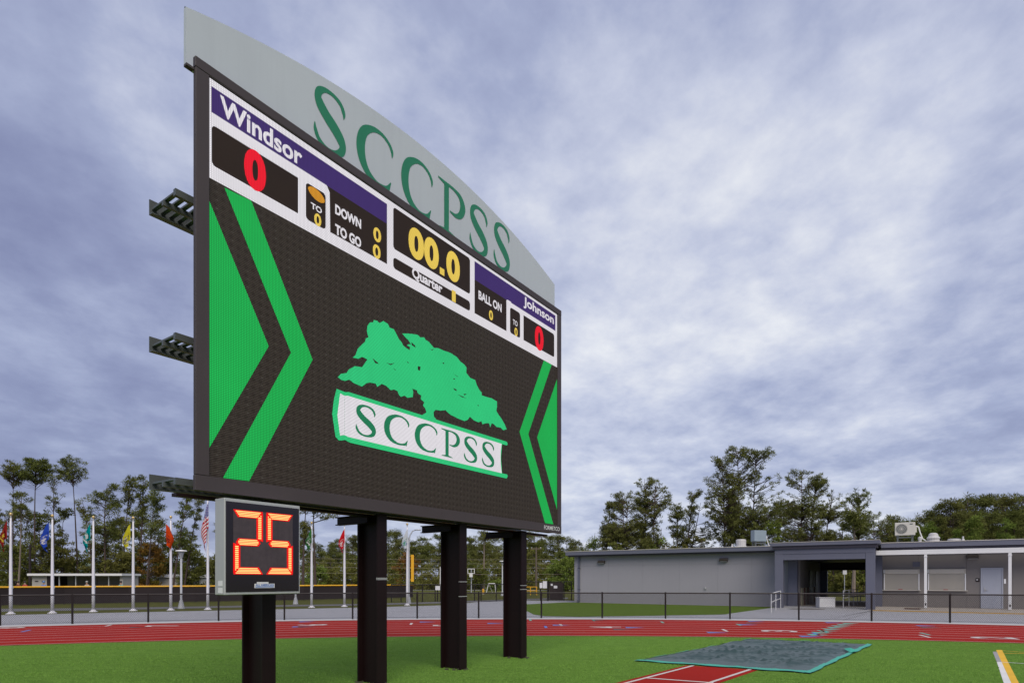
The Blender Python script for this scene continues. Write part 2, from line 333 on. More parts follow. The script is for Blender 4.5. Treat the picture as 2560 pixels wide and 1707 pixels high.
bank = sheet('turf_bank', bank_pts + [BP(13.2,-0.05), BP(-0.15,-0.05), BP(-0.6,-0.4)], M_BANK, 0.012); tag(bank, 'dark green turf strip along the foot of the grey wall', kind='structure')
# long jump runway
rw = [G(1280+x/3.675, 1480+y/3.675) for x, y in ((1600,672),(2262,716),(1960,850),(905,848))]
dirv = (rw[3]-rw[0]).normalized()
rw[2] = rw[1] + dirv*9; rw[3] = rw[0] + dirv*9
runway = sheet('jump_runway', rw, M_TRACK, 0.008); tag(runway, 'red long jump runway ending under the dark tarp', kind='structure')
def strip(name, a, b, w, z, mat, parent):
    a = Vector(a); b = Vector(b); d = (b-a); d.z = 0; d.normalize(); n = Vector((-d.y, d.x, 0))*w/2
    return MB().quad((*(a-n).xy, z), (*(b-n).xy, z), (*(b+n).xy, z), (*(a+n).xy, z)).build(name, mat, parent)
acr = (rw[1]-rw[0]).normalized(); wd = (rw[1]-rw[0]).length
strip('runway_line', rw[0]+acr*0.13, rw[3]+acr*0.13, 0.06, 0.012, M_WLINE, runway); strip('runway_line', rw[1]-acr*0.13, rw[2]-acr*0.13, 0.06, 0.012, M_WLINE, runway)
strip('runway_line', G(1280+1215/3.675,1480+789/3.675), G(1280+1850/3.675,1480+836/3.675), 0.07, 0.0125, M_WLINE, runway)
# painted turf lines bottom right
def c4(x, y): return G(1920+x/3.675, 1480+y/3.675)
def fquad(name, pts, mat, z): return sheet(name, pts, mat, z, field)
def ext(a, b, L): d = (b-a).normalized(); return a + d*L
y0, y1 = c4(2095,531), c4(2150,531); yb0, yb1 = c4(2235,834), c4(2305,834)
fquad('turf_line', [y0, y1, ext(y1, yb1, 9), ext(y0, yb0, 9)], M_YELP, 0.008)
g0, g1, gm0, gm1 = c4(2064,547), c4(2104,545), c4(2102,640), c4(2147,640)
fquad('turf_line', [g0, g1, gm1, gm0], M_GTURF, 0.007); wb0, wb1 = c4(2165,834), c4(2238,834)
fquad('turf_line', [gm0, gm1, ext(gm1, wb1, 8), ext(gm0, wb0, 8)], M_WTURF, 0.007)
for a, b, w, m in ((c4(2150,537), c4(2600,570), 0.05, M_YELP), (c4(2165,562), c4(2600,561), 0.05, M_YELP), (c4(2140,642), c4(2600,672), 0.045, M_WTURF)): strip('turf_line', a, b, w, 0.0085, m, field)
# expansion joints and stains of the walkway
for a, b in ((c4(640,272), c4(890,200)), (c4(890,200), c4(1500,212)), (c4(1500,212), c4(2352,222)), (G(0,1555), G(640,1547))): strip('expansion_joint', a, b, 0.03, 0.0065, M_ASPH, plaza)

# ------------------------------------------------------------------ the scoreboard
AS = math.atan(997/1400); SD = Vector((math.sin(AS), math.cos(AS), 0)); SN = Vector((math.cos(AS), -math.sin(AS), 0)); DPL = 6.88; S0 = 7.5
sb = thing('scoreboard', 'giant video scoreboard on four dark steel posts, arched pale SCCPSS header', 'scoreboard', (-SN*DPL + SD*S0), math.pi/2-AS)
def led_mat(name, rgb, k=1.0):
    t = NT(name); v = t.coord(); sx = t.N('ShaderNodeSeparateXYZ'); t.L(v, sx.inputs[0]); p = 2*math.pi/0.0205
    a = t.math('MULTIPLY_ADD', t.math('SINE', t.math('MULTIPLY', sx.outputs[0], p)), 0.5, 0.5)
    b = t.math('MULTIPLY_ADD', t.math('SINE', t.math('MULTIPLY', sx.outputs[2], p)), 0.5, 0.5)
    e = t.math('MULTIPLY_ADD', t.math('MULTIPLY', a, b), 1.3, 0.675)
    n = t.noise(v, 1.2, 3, 0.5); e = t.math('MULTIPLY', e, t.math('MULTIPLY_ADD', n, 0.24, 0.88))
    c = lin(*rgb); t.bsdf((0.012, 0.012, 0.012), 0.7, 0, 0.1, None, c, t.math('MULTIPLY', e, k*0.46)); return t.m
def led_black():
    t = NT('led_dark'); v = t.coord(); sx = t.N('ShaderNodeSeparateXYZ'); t.L(v, sx.inputs[0]); p = 2*math.pi/0.0205
    row = t.math('MULTIPLY_ADD', t.math('SINE', t.math('MULTIPLY', sx.outputs[2], p)), 0.5, 0.5)
    def cell(s, per, off): return t.math('ABSOLUTE', t.math('SUBTRACT', t.math('FRACT', t.math('ADD', t.math('DIVIDE', s, per), off)), 0.5))
    fx = cell(sx.outputs[0], 0.19, 0.13); fz = cell(sx.outputs[2], 0.095, 0.41)
    d = t.math('SQRT', t.math('ADD', t.math('MULTIPLY', fx, fx), t.math('MULTIPLY', t.math('MULTIPLY', fz, 1.6), t.math('MULTIPLY', fz, 1.6))))
    speck = t.math('LESS_THAN', d, 0.085); n = t.noise(v, 5.0, 3, 0.6)
    speck = t.math('MULTIPLY', speck, t.math('MULTIPLY', t.math('SUBTRACT', n, 0.30, clamp=True), 2.2, clamp=True))  # small highlights of the reflective module marks, painted into the base colour
    big = t.noise(v, 0.6, 3, 0.5)
    q = 2*math.pi/0.19
    dim = t.math('MULTIPLY', t.math('SINE', t.math('MULTIPLY', sx.outputs[0], q)), t.math('SINE', t.math('MULTIPLY', sx.outputs[2], q)))
    dim = t.math('MULTIPLY', t.math('SUBTRACT', t.math('ABSOLUTE', dim), 0.45, clamp=True), 0.8, clamp=True)  # shaded side of the panel dimples, painted as dark spots in the colour
    col = t.mix(row, (0.032, 0.026, 0.023), (0.082, 0.069, 0.059)); col = t.mix(t.math('MULTIPLY', big, 0.35), col, (0.040, 0.028, 0.022)); col = t.mix(dim, col, (0.018, 0.013, 0.011)); col = t.mix(speck, col, (0.13, 0.12, 0.11))
    t.bsdf(col, 0.7, 0, 0.12, t.bump(row, 0.5, 0.006)); return t.m
M_LED0 = led_black()
LW = led_mat('led_white', (226, 222, 228)); LG = led_mat('led_green', (18, 172, 76)); LP = led_mat('led_purple', (60, 40, 104)); LY = led_mat('led_yellow', (232, 200, 86)); LR = led_mat('led_red', (238, 14, 42))
LT = led_mat('led_tree_green', (42, 198, 122)); LDG = led_mat('led_deep_green', (22, 122, 82)); LO = led_mat('led_amber', (205, 140, 35)); LK = paint('led_off_window', (0.034, 0.022, 0.017), 0.6, dirt=0.15, spec=0.15)
def spoly(name, pts, mat, d, parent):     # flat outline on the screen, pts are (s, z)
    o = mobj(name, [(s-S0, d, z) for s, z in pts], [tuple(range(len(pts)))], mat, parent)
    bm = bmesh.new(); bm.from_mesh(o.data); bmesh.ops.triangulate(bm, faces=bm.faces); bmesh.ops.recalc_face_normals(bm, faces=bm.faces)
    for f in bm.faces:
        if f.normal.y > 0: f.normal_flip()
    bm.to_mesh(o.data); bm.free(); return o
def rrect(s0, s1, z0, z1, r=0.0, corners=(1,1,1,1)):
    if r <= 0: return [(s0,z0),(s1,z0),(s1,z1),(s0,z1)]
    out = []
    for (cx, cz, a0), on in zip(((s0+r, z0+r, 180), (s1-r, z0+r, 270), (s1-r, z1-r, 0), (s0+r, z1-r, 90)), corners):
        if on: out += [(cx+r*math.cos(math.radians(a0+15*k)), cz+r*math.sin(math.radians(a0+15*k))) for k in range(7)]
        else: out.append((cx + r*(1 if a0 in (270, 0) else -1), cz + r*(1 if a0 in (0, 90) else -1)))
    return out
def stext(name, body, s0, s1, z0, z1, mat, d, parent, bold=0.03, shear=0.0, spacing=1.0):
    co, fs = text_mesh(body, bold, shear, spacing)
    return mobj(name, [(s0+x*(s1-s0)-S0, d, z0+y*(z1-z0)) for x, y, _ in co], fs, mat, parent)
# cabinet and screen
FR = (3.51, 11.48, 2.61, 7.47); DS = (3.665, 11.345, 2.785, 7.355)
cab = MB().box(FR[0]+0.45-S0, FR[1]-0.02-S0, 0.03, 0.30, FR[2]+0.02, FR[3]-0.02).build('cabinet', M_FRAME, sb)
for nm, b in (('frame_bar', (FR[0], DS[0], FR[2]+0.175, FR[3]-0.115)), ('frame_bar', (DS[1], FR[1], FR[2]+0.175, FR[3]-0.115)), ('frame_bar', (FR[0]-0.004, FR[1]+0.004, FR[2]-0.004, FR[2]+0.171)), ('frame_bar', (FR[0]-0.004, 7.9, FR[3]-0.111, FR[3]+0.004)), ('frame_bar', (7.906, FR[1]+0.004, FR[3]-0.111, FR[3]+0.004))):
    MB().box(b[0]-S0, b[1]-S0, -0.03, 0.027, b[2], b[3]).build(nm, M_FRAME, sb, bevel=0.004)
scr = MB().box(DS[0]+0.001-S0, DS[1]-0.001-S0, 0.0, 0.026, DS[2]+0.003, DS[3]-0.003).build('screen', M_LED0, sb)
e = 0.0025
spoly('score_band', rrect(DS[0]+0.004, DS[1]-0.004, 6.205, DS[3]-0.006), LW, -e, scr)
spoly('team_bar', rrect(3.70, 6.40, 6.97, 7.265), LP, -2*e, scr); spoly('team_bar', rrect(8.50, 11.27, 6.97, 7.30), LP, -2*e, scr)
spoly('dark_panel', [(5.36,6.36),(6.40,6.36),(6.40,6.97),(5.30,6.97),(5.35,6.90)], LK, -2*e, scr); spoly('dark_panel', rrect(8.50, 9.47, 6.37, 6.97), LK, -2*e, scr)
spoly('dark_panel', rrect(3.705, 4.85, 6.365, 6.83, 0.05, (1,0,0,1)), LK, -2*e, scr); spoly('dark_panel', rrect(10.05, 11.22, 6.385, 6.88, 0.05, (0,1,1,0)), LK, -2*e, scr)
spoly('dark_panel', rrect(4.97, 5.285, 6.355, 6.84, 0.05), LK, -2*e, scr); spoly('dark_panel', rrect(9.59, 9.93, 6.38, 6.875, 0.05), LK, -2*e, scr)
spoly('dark_panel', rrect(6.53, 8.37, 6.655, 7.29, 0.05), LK, -2*e, scr); spoly('dark_panel', rrect(6.53, 8.37, 6.355, 6.525, 0.05), LK, -2*e, scr)
spoly('band_corner', rrect(9.47, 9.62, 6.90, 6.985, 0.05, (0,0,0,1)), LW, -2.5*e, scr)
T3 = -3*e
stext('team_name', 'Windsor', 3.80, 4.91, 7.00, 7.235, LW, T3, scr, 0.025); stext('team_name', 'Johnson', 10.05, 11.20, 7.03, 7.265, LW, T3, scr, 0.025)
stext('score_digit', '0', 4.10, 4.39, 6.35, 6.84, LR, T3, scr, 0.05); stext('score_digit', '0', 10.46, 10.79, 6.35, 6.85, LR, T3, scr, 0.05)
stext('caption', 'TO', 5.045, 5.22, 6.535, 6.615, LW, T3, scr, 0.03); stext('score_digit', '0', 5.10, 5.21, 6.345, 6.51, LY, T3, scr, 0.03)
stext('caption', 'DOWN', 5.44, 5.90, 6.65, 6.79, LW, T3, scr, 0.045); stext('caption', 'TO GO', 5.44, 5.90, 6.375, 6.52, LW, T3, scr, 0.045)
stext('score_digit', '0', 6.13, 6.28, 6.605, 6.815, LY, T3, scr, 0.03); stext('score_digit', '0', 6.12, 6.27, 6.355, 6.56, LY, T3, scr, 0.03)
stext('clock_digit', '0', 6.85, 7.20, 6.70, 7.19, LY, T3, scr, 0.05); stext('clock_digit', '0', 7.20, 7.55, 6.70, 7.20, LY, T3, scr, 0.05); stext('clock_digit', '0', 7.74, 8.09, 6.70, 7.21, LY, T3, scr, 0.05)
spoly('clock_point', rrect(7.575, 7.69, 6.70, 6.81), LY, T3, scr)
stext('caption', 'Quarter', 6.93, 7.64, 6.355, 6.545, LW, T3, scr, 0.035); stext('score_digit', '1', 7.88, 7.98, 6.36, 6.55, LY, T3, scr, 0.03)
stext('caption', 'BALL ON', 8.61, 9.31, 6.665, 6.825, LW, T3, scr, 0.035); stext('score_digit', '0', 8.92, 9.04, 6.41, 6.59, LY, T3, scr, 0.03)
stext('caption', 'TO', 9.68, 9.84, 6.575, 6.675, LW, T3, scr, 0.02); stext('score_digit', '0', 9.735, 9.84, 6.375, 6.54, LY, T3, scr, 0.03)
ball = [(5.135+0.135*math.cos(t)-0.0*math.sin(t), 6.755+0.075*math.sin(t)*(0.75+0.25*abs(math.sin(t))) - 0.02*math.cos(t)) for t in np.linspace(0, 2*math.pi, 25)[:-1]]
spoly('football', ball, LO, T3, scr)
spoly('chevron', [(3.856,6.185),(4.196,6.2),(5.077,4.531),(4.168,2.795),(3.84,2.79),(4.746,4.524)], LG, -e, scr); spoly('chevron_core', [(3.672,5.95),(4.43,4.509),(3.672,3.10)], LG, -e, scr)
spoly('chevron', [(10.81,6.2),(11.122,6.2),(10.227,4.546),(11.189,2.793),(10.857,2.793),(9.913,4.527)], LG, -e, scr); spoly('chevron_core', [(11.34,5.95),(10.55,4.538),(11.34,3.12)], LG, -e, scr)
tree_xy = [(5.49,4.41),(5.54,4.47),(5.64,4.51),(5.68,4.57),(5.79,4.65),(5.92,4.67),(5.97,4.74),(6.02,4.81),(5.97,4.82),(5.92,4.82),(5.85,4.77),(5.75,4.76),(5.8,4.81),(5.84,4.91),(5.92,5.0),(5.98,5.06),(5.99,5.11),(6.04,5.14),(6.01,5.22),(6.02,5.3),(6.07,5.37),(6.13,5.39),(6.14,5.43),(6.21,5.44),(6.25,5.42),(6.33,5.48),(6.42,5.47),(6.46,5.42),(6.54,5.43),(6.6,5.37),(6.65,5.31),(6.71,5.28),(6.74,5.24),(6.82,5.22),(6.88,5.21),(6.89,5.26),(6.82,5.27),(6.86,5.3),(6.91,5.31),(6.85,5.36),(6.79,5.38),(6.72,5.42),(6.84,5.46),(6.96,5.49),(7.06,5.51),(7.12,5.49),(7.21,5.52),(7.24,5.49),(7.32,5.48),(7.38,5.45),(7.44,5.42),(7.55,5.45),(7.68,5.45),(7.81,5.46),(7.88,5.46),(8.02,5.44),(8.11,5.39),(8.22,5.37),(8.28,5.33),(8.27,5.24),(8.38,5.18),(8.52,5.18),(8.56,5.11),(8.63,5.04),(8.71,5.0),(8.71,4.95),(8.88,4.96),(9.01,4.97),(9.17,4.95),(9.17,4.84),(9.15,4.77),(9.21,4.72),(9.31,4.66),(9.42,4.57),(9.48,4.49),(9.37,4.45),(9.29,4.48),(9.15,4.47),(9.08,4.5),(9.01,4.51),(8.96,4.42),(8.93,4.49),(8.83,4.47),(8.73,4.43),(8.7,4.48),(8.61,4.44),(8.48,4.45),(8.37,4.49),(8.31,4.42),(8.22,4.38),(8.02,4.39),(7.85,4.41),(7.76,4.44),(7.73,4.46),(7.59,4.42),(7.48,4.41),(7.43,4.36),(7.44,4.29),(7.5,4.25),(7.32,4.23),(7.14,4.24),(7.22,4.29),(7.26,4.32),(7.23,4.38),(7.18,4.41),(7.21,4.47),(7.13,4.5),(7.14,4.56),(7.06,4.58),(7.04,4.62),(6.94,4.62),(6.96,4.58),(6.95,4.49),(6.83,4.45),(6.77,4.47),(6.69,4.43),(6.65,4.45),(6.62,4.5),(6.55,4.51),(6.48,4.48),(6.39,4.52),(6.3,4.53),(6.21,4.46),(6.18,4.5),(6.07,4.49),(6.0,4.46),(5.92,4.39),(5.77,4.4),(5.69,4.43),(5.61,4.39),(5.54,4.39)]
spoly('oak_emblem', tree_xy, LT, -e, scr)
for h in ([(6.11,4.86),(6.25,4.81),(6.17,4.8)],[(6.38,4.87),(6.48,4.88),(6.56,4.92),(6.48,4.86)],[(7.06,5.01),(7.12,5.02),(7.11,4.95),(7.06,4.95)],[(6.91,5.35),(7.0,5.32),(7.01,5.29),(6.93,5.3)],[(7.32,5.38),(7.39,5.36),(7.44,5.41),(7.38,5.37)],[(7.92,5.13),(8.07,5.11),(8.0,5.11)],[(7.92,4.88),(8.0,4.88),(8.01,4.85),(7.94,4.86)],[(8.04,4.8),(8.17,4.8),(8.28,4.79),(8.14,4.78)],[(6.53,4.83),(6.6,4.81),(6.56,4.81)],[(7.64,5.23),(7.69,5.25),(7.68,5.22)],[(7.91,5.04),(7.98,5.06),(7.94,5.03)],[(8.19,4.85),(8.28,4.87),(8.22,4.83)],[(8.58,4.75),(8.63,4.75),(8.6,4.73)],[(6.82,5.02),(6.87,5.0),(6.83,5.0)]):
    spoly('emblem_gap', h, LK, -2*e, scr)
spoly('book_emblem', [(5.467,4.245),(5.612,4.232),(5.672,4.25),(9.48,4.25),(9.512,4.215),(9.49,4.18),(9.33,4.179),(9.294,3.907),(9.33,3.624),(9.494,3.626),(9.512,3.586),(9.47,3.545),(5.711,3.539),(5.612,3.561),(5.506,3.533),(5.448,3.576),(5.392,3.88),(5.42,4.08)], LT, -2*e, scr)
spoly('book_page', [(5.525,4.193),(5.60,4.18),(5.66,4.193),(9.315,4.181),(9.285,4.05),(9.278,3.907),(9.29,3.75),(9.318,3.622),(5.66,3.615),(5.60,3.63),(5.525,3.606),(5.477,3.88)], LW, T3, scr)
for k in range(16): spoly('book_crease', rrect(5.60, 5.607, 3.65+k*0.033, 3.667+k*0.033), LDG, -4*e, scr)
# serif capitals drawn as strokes of changing width
def catmull(pts, n=8):
    P = [np.array(p, float) for p in pts]; P = [2*P[0]-P[1]] + P + [2*P[-1]-P[-2]]; out = []
    for i in range(1, len(P)-2):
        for k in range(n):
            t = k/n; out.append(0.5*((2*P[i]) + (-P[i-1]+P[i+1])*t + (2*P[i-1]-5*P[i]+4*P[i+1]-P[i+2])*t*t + (-P[i-1]+3*P[i]-3*P[i+1]+P[i+2])*t**3))
    out.append(P[-2]); return out
def stroke(pts):          # pts: (x, y, width)
    q = catmull(pts); L = []; R = []
    for i, p in enumerate(q):
        a = q[max(0, i-1)]; b = q[min(len(q)-1, i+1)]; d = (b-a)[:2]; d = d/(np.linalg.norm(d)+1e-9); n = np.array((-d[1], d[0]))*max(p[2]*1.06+0.005, 0.004)/2
        L.append(p[:2]+n); R.append(p[:2]-n)
    vs = L+R; n = len(q); fs = [(i, i+1, n+i+1, n+i) for i in range(n-1)]; return vs, fs
def serif_glyph(ch):
    parts = []
    if ch == 'S':
        parts.append(stroke([(0.90,0.70,0.01),(0.905,0.80,0.085),(0.80,0.915,0.075),(0.58,0.968,0.055),(0.34,0.945,0.075),(0.18,0.84,0.15),(0.19,0.70,0.20),(0.40,0.555,0.20),(0.66,0.43,0.21),(0.85,0.29,0.20),(0.84,0.15,0.15),(0.66,0.055,0.075),(0.42,0.032,0.055),(0.20,0.09,0.075),(0.09,0.21,0.085),(0.07,0.33,0.01)]))
    elif ch == 'C':
        parts.append(stroke([(0.955,0.68,0.01),(0.955,0.79,0.065),(0.86,0.90,0.06),(0.66,0.968,0.055),(0.42,0.935,0.09),(0.20,0.79,0.16),(0.105,0.56,0.20),(0.13,0.32,0.19),(0.27,0.13,0.13),(0.50,0.04,0.07),(0.70,0.045,0.06),(0.83,0.085,0.07),(0.92,0.21,0.02)]))
        parts.append(([(0.80,0.10),(0.93,0.23),(0.87,0.0)], [(0,1,2)]))
    else:
        parts.append(([(0.26,0.03),(0.42,0.03),(0.42,0.97),(0.26,0.97)], [(0,1,2,3)]))
        parts.append(([(0.08,0.0),(0.62,0.0),(0.62,0.028),(0.42,0.06),(0.26,0.06),(0.08,0.028)], [(0,1,2,3,4,5)]))
        parts.append(([(0.06,1.0),(0.06,0.972),(0.26,0.93),(0.42,0.95),(0.42,1.0)], [(0,1,2,3,4)]))
        parts.append(stroke([(0.40,0.975,0.05),(0.62,0.965,0.055),(0.82,0.90,0.11),(0.91,0.73,0.17),(0.83,0.55,0.13),(0.66,0.46,0.07),(0.45,0.47,0.02)]))
    return parts
def serif_letter(name, ch, s0, s1, z0, z1, mat, d, parent):
    vs = []; fs = []
    for k, (v, f) in enumerate(serif_glyph(ch)):
        n = len(vs); vs += [(s0+p[0]*(s1-s0)-S0, d-0.0004*k, z0+p[1]*(z1-z0)) for p in v]; fs += [tuple(n+i for i in q) for q in f]
    return mobj(name, vs, fs, mat, parent)
for ch, a, b in (('S',5.78,6.19),('C',6.34,6.87),('C',6.99,7.52),('P',7.58,8.09),('S',8.18,8.58),('S',8.69,9.09)): serif_letter('book_letter', ch, a, b, 3.675, 4.135, LDG, -4*e, scr)
stext('maker_name', 'FORMETCO', 10.77, 11.40, 2.657, 2.742, M_WHITE, -0.034, cab, 0.015)
# arched header sign
HB = 0.15; top = [(3.49,8.07),(4.09,8.26),(4.73,8.42),(5.45,8.56),(6.50,8.70),(7.50,8.745),(8.35,8.70),(9.28,8.59),(10.36,8.40),(11.49,8.13)]
def arch(s): return 8.10 + 0.64*(1-((s-7.49)/4.0)**2) + 0.00*s
ss = np.linspace(3.49, 11.49, 49); outl = [(3.49-S0, 7.44)] + [(11.49-S0, 7.44)] + [(s-S0, arch(s)) for s in ss[::-1]]
hd = MB().prism(outl, 'y', HB, HB+0.05).build('header_sign', M_HEAD, sb)
for ch, a, b, z0, z1 in (('S',5.18,5.77,7.575,8.44),('C',5.95,6.68,7.575,8.43),('C',6.85,7.58,7.58,8.46),('P',7.66,8.42,7.60,8.46),('S',8.52,9.10,7.60,8.48),('S',9.24,9.81,7.61,8.50)): serif_letter('header_letter', ch, a, b, z0, z1, M_HLET, HB-0.004, hd)
trimv = MB()
for i in range(len(ss)-1): trimv.tube((ss[i]-S0, HB+0.025, arch(ss[i])+0.004), (ss[i+1]-S0, HB+0.025, arch(ss[i+1])+0.004), 0.012, n=5)
trimv.build('header_edge', M_STEEL, hd)
MB().box(FR[0]-0.09-S0, FR[0]-0.005-S0, 0.0, 0.06, 7.325, 7.35).build('corner_bracket', M_FRAME, sb)
# posts: wide-flange beams
SP = (4.52, 6.43, 8.35, 10.27)
ib = []; fw, dp, tf, tw = 0.095, 0.23, 0.028, 0.014
prof = [(-fw,-dp),(fw,-dp),(fw,-dp+tf),(tw,-dp+tf),(tw,dp-tf),(fw,dp-tf),(fw,dp),(-fw,dp),(-fw,dp-tf),(-tw,dp-tf),(-tw,-dp+tf),(-fw,-dp+tf)]
post_me = MB().prism(prof, 'z', -0.4, 2.60).build('post', M_POST, sb).data
for o in [c for c in sb.children if c.name.startswith('post')]: o.location = (SP[0]-S0, 0.36, 0)
posts = [[c for c in sb.children if c.name.startswith('post')][0]]
for s in SP[1:]: posts.append(inst('post', post_me, sb, (s-S0, 0.36, 0)))
for k, p in enumerate(posts):
    for j, zz in enumerate(((1.62, 1.60), (1.56, 1.30), (1.48, 1.40))[max(0, k-1)] if k else ()):
        MB().box(-fw-0.003, fw+0.003, -dp-0.004, -dp+tf, zz, zz+0.012).build('steel_band', M_ALU, p)
# cross beams behind each post, catwalks
for s in SP:
    m = MB(); m.box(s-S0-0.19, s-S0-0.10, 0.30, 1.0, 2.575, 2.59); m.box(s-S0-0.19, s-S0-0.10, 0.30, 1.0, 2.46, 2.475); m.box(s-S0-0.152, s-S0-0.138, 0.30, 1.0, 2.475, 2.575); m.build('outrigger_beam', M_POST, sb)
def catwalk(z, flip):
    r = MB(); r.box(3.47-S0, 11.4-S0, 0.985, 1.0, z, z+0.19); r.box(3.47-S0, 11.4-S0, 0.92, 0.985, z, z+0.012)
    root = r.build('catwalk', M_STEEL, sb)
    MB().box(3.47-S0, 11.4-S0, 0.35, 0.40, z+0.012, z+0.09).build('edge_angle', M_STEEL, root); MB().box(3.48-S0, 11.4-S0, 0.66, 0.70, z+0.012, z+0.07).build('edge_angle', M_STEEL, root)
    sl = MB().box(-0.025, 0.025, 0.401, 0.98, 0, 0.022).build('grating_slat', M_STEEL, root); sl.location = (3.52-S0, 0, z+0.072)
    for k in range(1, 20): inst('grating_slat', sl.data, root, (3.52-S0+k*0.10, 0, z+0.072))
    far = MB()
    for k in range(20, 78): far.box(3.495-S0+k*0.10, 3.545-S0+k*0.10, 0.401, 0.98, z+0.072, z+0.094)
    tag(far.build('grating_run', M_STEEL, root), kind='stuff')
for z in (6.02, 4.36, 2.69): catwalk(z, 0)
MB().box(3.46-S0, 11.45-S0, 0.31, 0.42, 2.56, 2.60).build('support_channel', M_POST, sb)
# ------------------------------------------------------------------ play clock
CK = (3.69, 4.67, 1.43, 2.52); cs = (CK[0]+CK[1])/2
pc = thing('play_clock', 'square black play clock showing red 25, mounted on first scoreboard post', 'play clock', (-SN*(DPL-0.3) + SD*cs + Vector((0,0,CK[2]))), math.pi/2-AS)
W2 = (CK[1]-CK[0])/2; HH = CK[3]-CK[2]
MB().box(-W2, W2, 0.0, 0.20, 0, HH).build('housing', M_ALU, pc, bevel=0.006)
MB().box(-0.16, 0.16, 0.201, 0.43, 0.25, 0.33).build('mount_arm', M_POST, pc); MB().box(-0.16, 0.16, 0.201, 0.43, 0.80, 0.88).build('mount_arm', M_POST, pc)
fc = MB().box(-W2+0.016, W2-0.018, -0.004, 0.0, 0.03, HH-0.035).build('face', M_GLASSBLK, pc)
gp = MB().box(-0.39, 0.38, -0.007, -0.0045, 0.235, 0.97).build('digit_panel', paint('led_backing', (0.075, 0.058, 0.066), 0.35, dirt=0.5, scale=14, streak=0.4), pc)
M_RED = NT('red_led'); M_RED.bsdf((0.02,0.0,0.0), 0.5, 0, 0.2, None, (1.0, 0.006, 0.006), 0.46); M_RED = M_RED.m
M_ROW = NT('orange_led_row'); M_ROW.bsdf((0.02,0.0,0.0), 0.5, 0, 0.2, None, (1.0, 0.74, 0.24), 0.60); M_ROW = M_ROW.m
def seg_outline(kind, x0, x1, z0, z1, c):
    if kind == 'h': return [(x0,(z0+z1)/2),(x0+c,z1),(x1-c,z1),(x1,(z0+z1)/2),(x1-c,z0),(x0+c,z0)]
    if kind == 't': return [(x0,z1),(x1,z1),(x1-c*1.6,z0),(x0+c*1.6,z0)]
    if kind == 'b': return [(x0,z0),(x1,z0),(x1-c*1.6,z1),(x0+c*1.6,z1)]
    return None
def segment(pts, rows_z, parent):
    mx = sum(p_[0] for p_ in pts)/len(pts); mz = sum(p_[1] for p_ in pts)/len(pts)
    seg = mobj('led_segment', [(x+math.copysign(0.007, x-mx), -0.010, z+math.copysign(0.007, z-mz)) for x, z in pts], [tuple(range(len(pts)))], M_RED, parent)
    zs = [p[1] for p in pts]; m = MB()
    def xr(z):
        xs = []
        for i in range(len(pts)):
            (xa, za), (xb, zb) = pts[i], pts[(i+1) % len(pts)]
            if (za-z)*(zb-z) <= 0 and za != zb: xs.append(xa+(xb-xa)*(z-za)/(zb-za))
        return (min(xs), max(xs)) if len(xs) >= 2 else None
    n = rows_z
    for k in range(n):
        z = min(zs)+(max(zs)-min(zs))*(k+0.5)/n; r = xr(z)
        if r and r[1]-r[0] > 0.02: h = (max(zs)-min(zs))/n*0.29; m.quad((r[0]+0.015,-0.012,z-h),(r[1]-0.015,-0.012,z-h),(r[1]-0.015,-0.012,z+h),(r[0]+0.015,-0.012,z+h))
    m.build('led_rows', M_ROW, seg)
def digit(x0, x1, segs):
    zb, zm, zt, w = 0.24, 0.603, 0.962, 0.070; g = 0.0
    if 'a' in segs: segment(seg_outline('t', x0+g, x1-g, zt-w, zt, 0.035), 4, pc)
    if 'd' in segs: segment(seg_outline('b', x0+g, x1-g, zb, zb+w, 0.035), 4, pc)
    if 'g' in segs: segment(seg_outline('h', x0+g+0.03, x1-g-0.03, zm-w/2, zm+w/2, 0.03), 4, pc)
    for nm, xa, xb, za, zc in (('f',x0,x0+w,zm,zt),('b',x1-w,x1,zm,zt),('e',x0,x0+w,zb,zm),('c',x1-w,x1,zb,zm)):
        if nm in segs:
            left = nm in 'fe'; up = nm in 'fb'; c = 0.055; out, inn = (xa, xb) if left else (xb, xa)
            p = [(out, za+(0.02 if up else 0.012)), (out, zc-(0.012 if up else 0.02)), (inn, zc-(c+0.012 if up else 0.045)), (inn, za+(0.045 if up else c+0.012))]
            segment(p, 15, pc)
digit(-0.385, -0.03, 'abged'); digit(0.025, 0.375, 'afgcd')
bd = MB().box(-0.13, 0.13, -0.009, -0.005, 0.075, 0.125).build('maker_badge', M_WHITE, pc)
MB().box(-0.12, 0.12, -0.0105, -0.0095, 0.083, 0.093).build('badge_stripe', M_BLUEP, bd)
MB().box(-0.10, 0.05, -0.009, -0.0055, 0.126, 0.145).build('maker_badge', M_WHITE, pc)
co, fs = text_mesh('ALL AMERICAN', 0.03); mobj('badge_text', [(-0.118+x*0.236, -0.0105, 0.098+y*0.024) for x, y, _ in co], fs, M_BLUEP, bd)
for zz in (0.02, 0.10): MB().box(-W2-0.002, -W2+0.001, 0.04, 0.13, zz, zz+0.06).build('side_label', M_WHITE, pc)

# ------------------------------------------------------------------ low grey building
bd = thing('field_house', 'long low grey building with slate blue portico and white canopy', 'building', B0, -BETA)
def bs(px, off=0.0):        # place along the facade (metres) of a photo column, off metres in front of the wall line
    rx = (px-CXP)/FP; ox = B0.x - BW.x*off; oy = B0.y - BW.y*off
    return (rx*oy-ox)/(BU.x-rx*BU.y)
ZR = 3.31
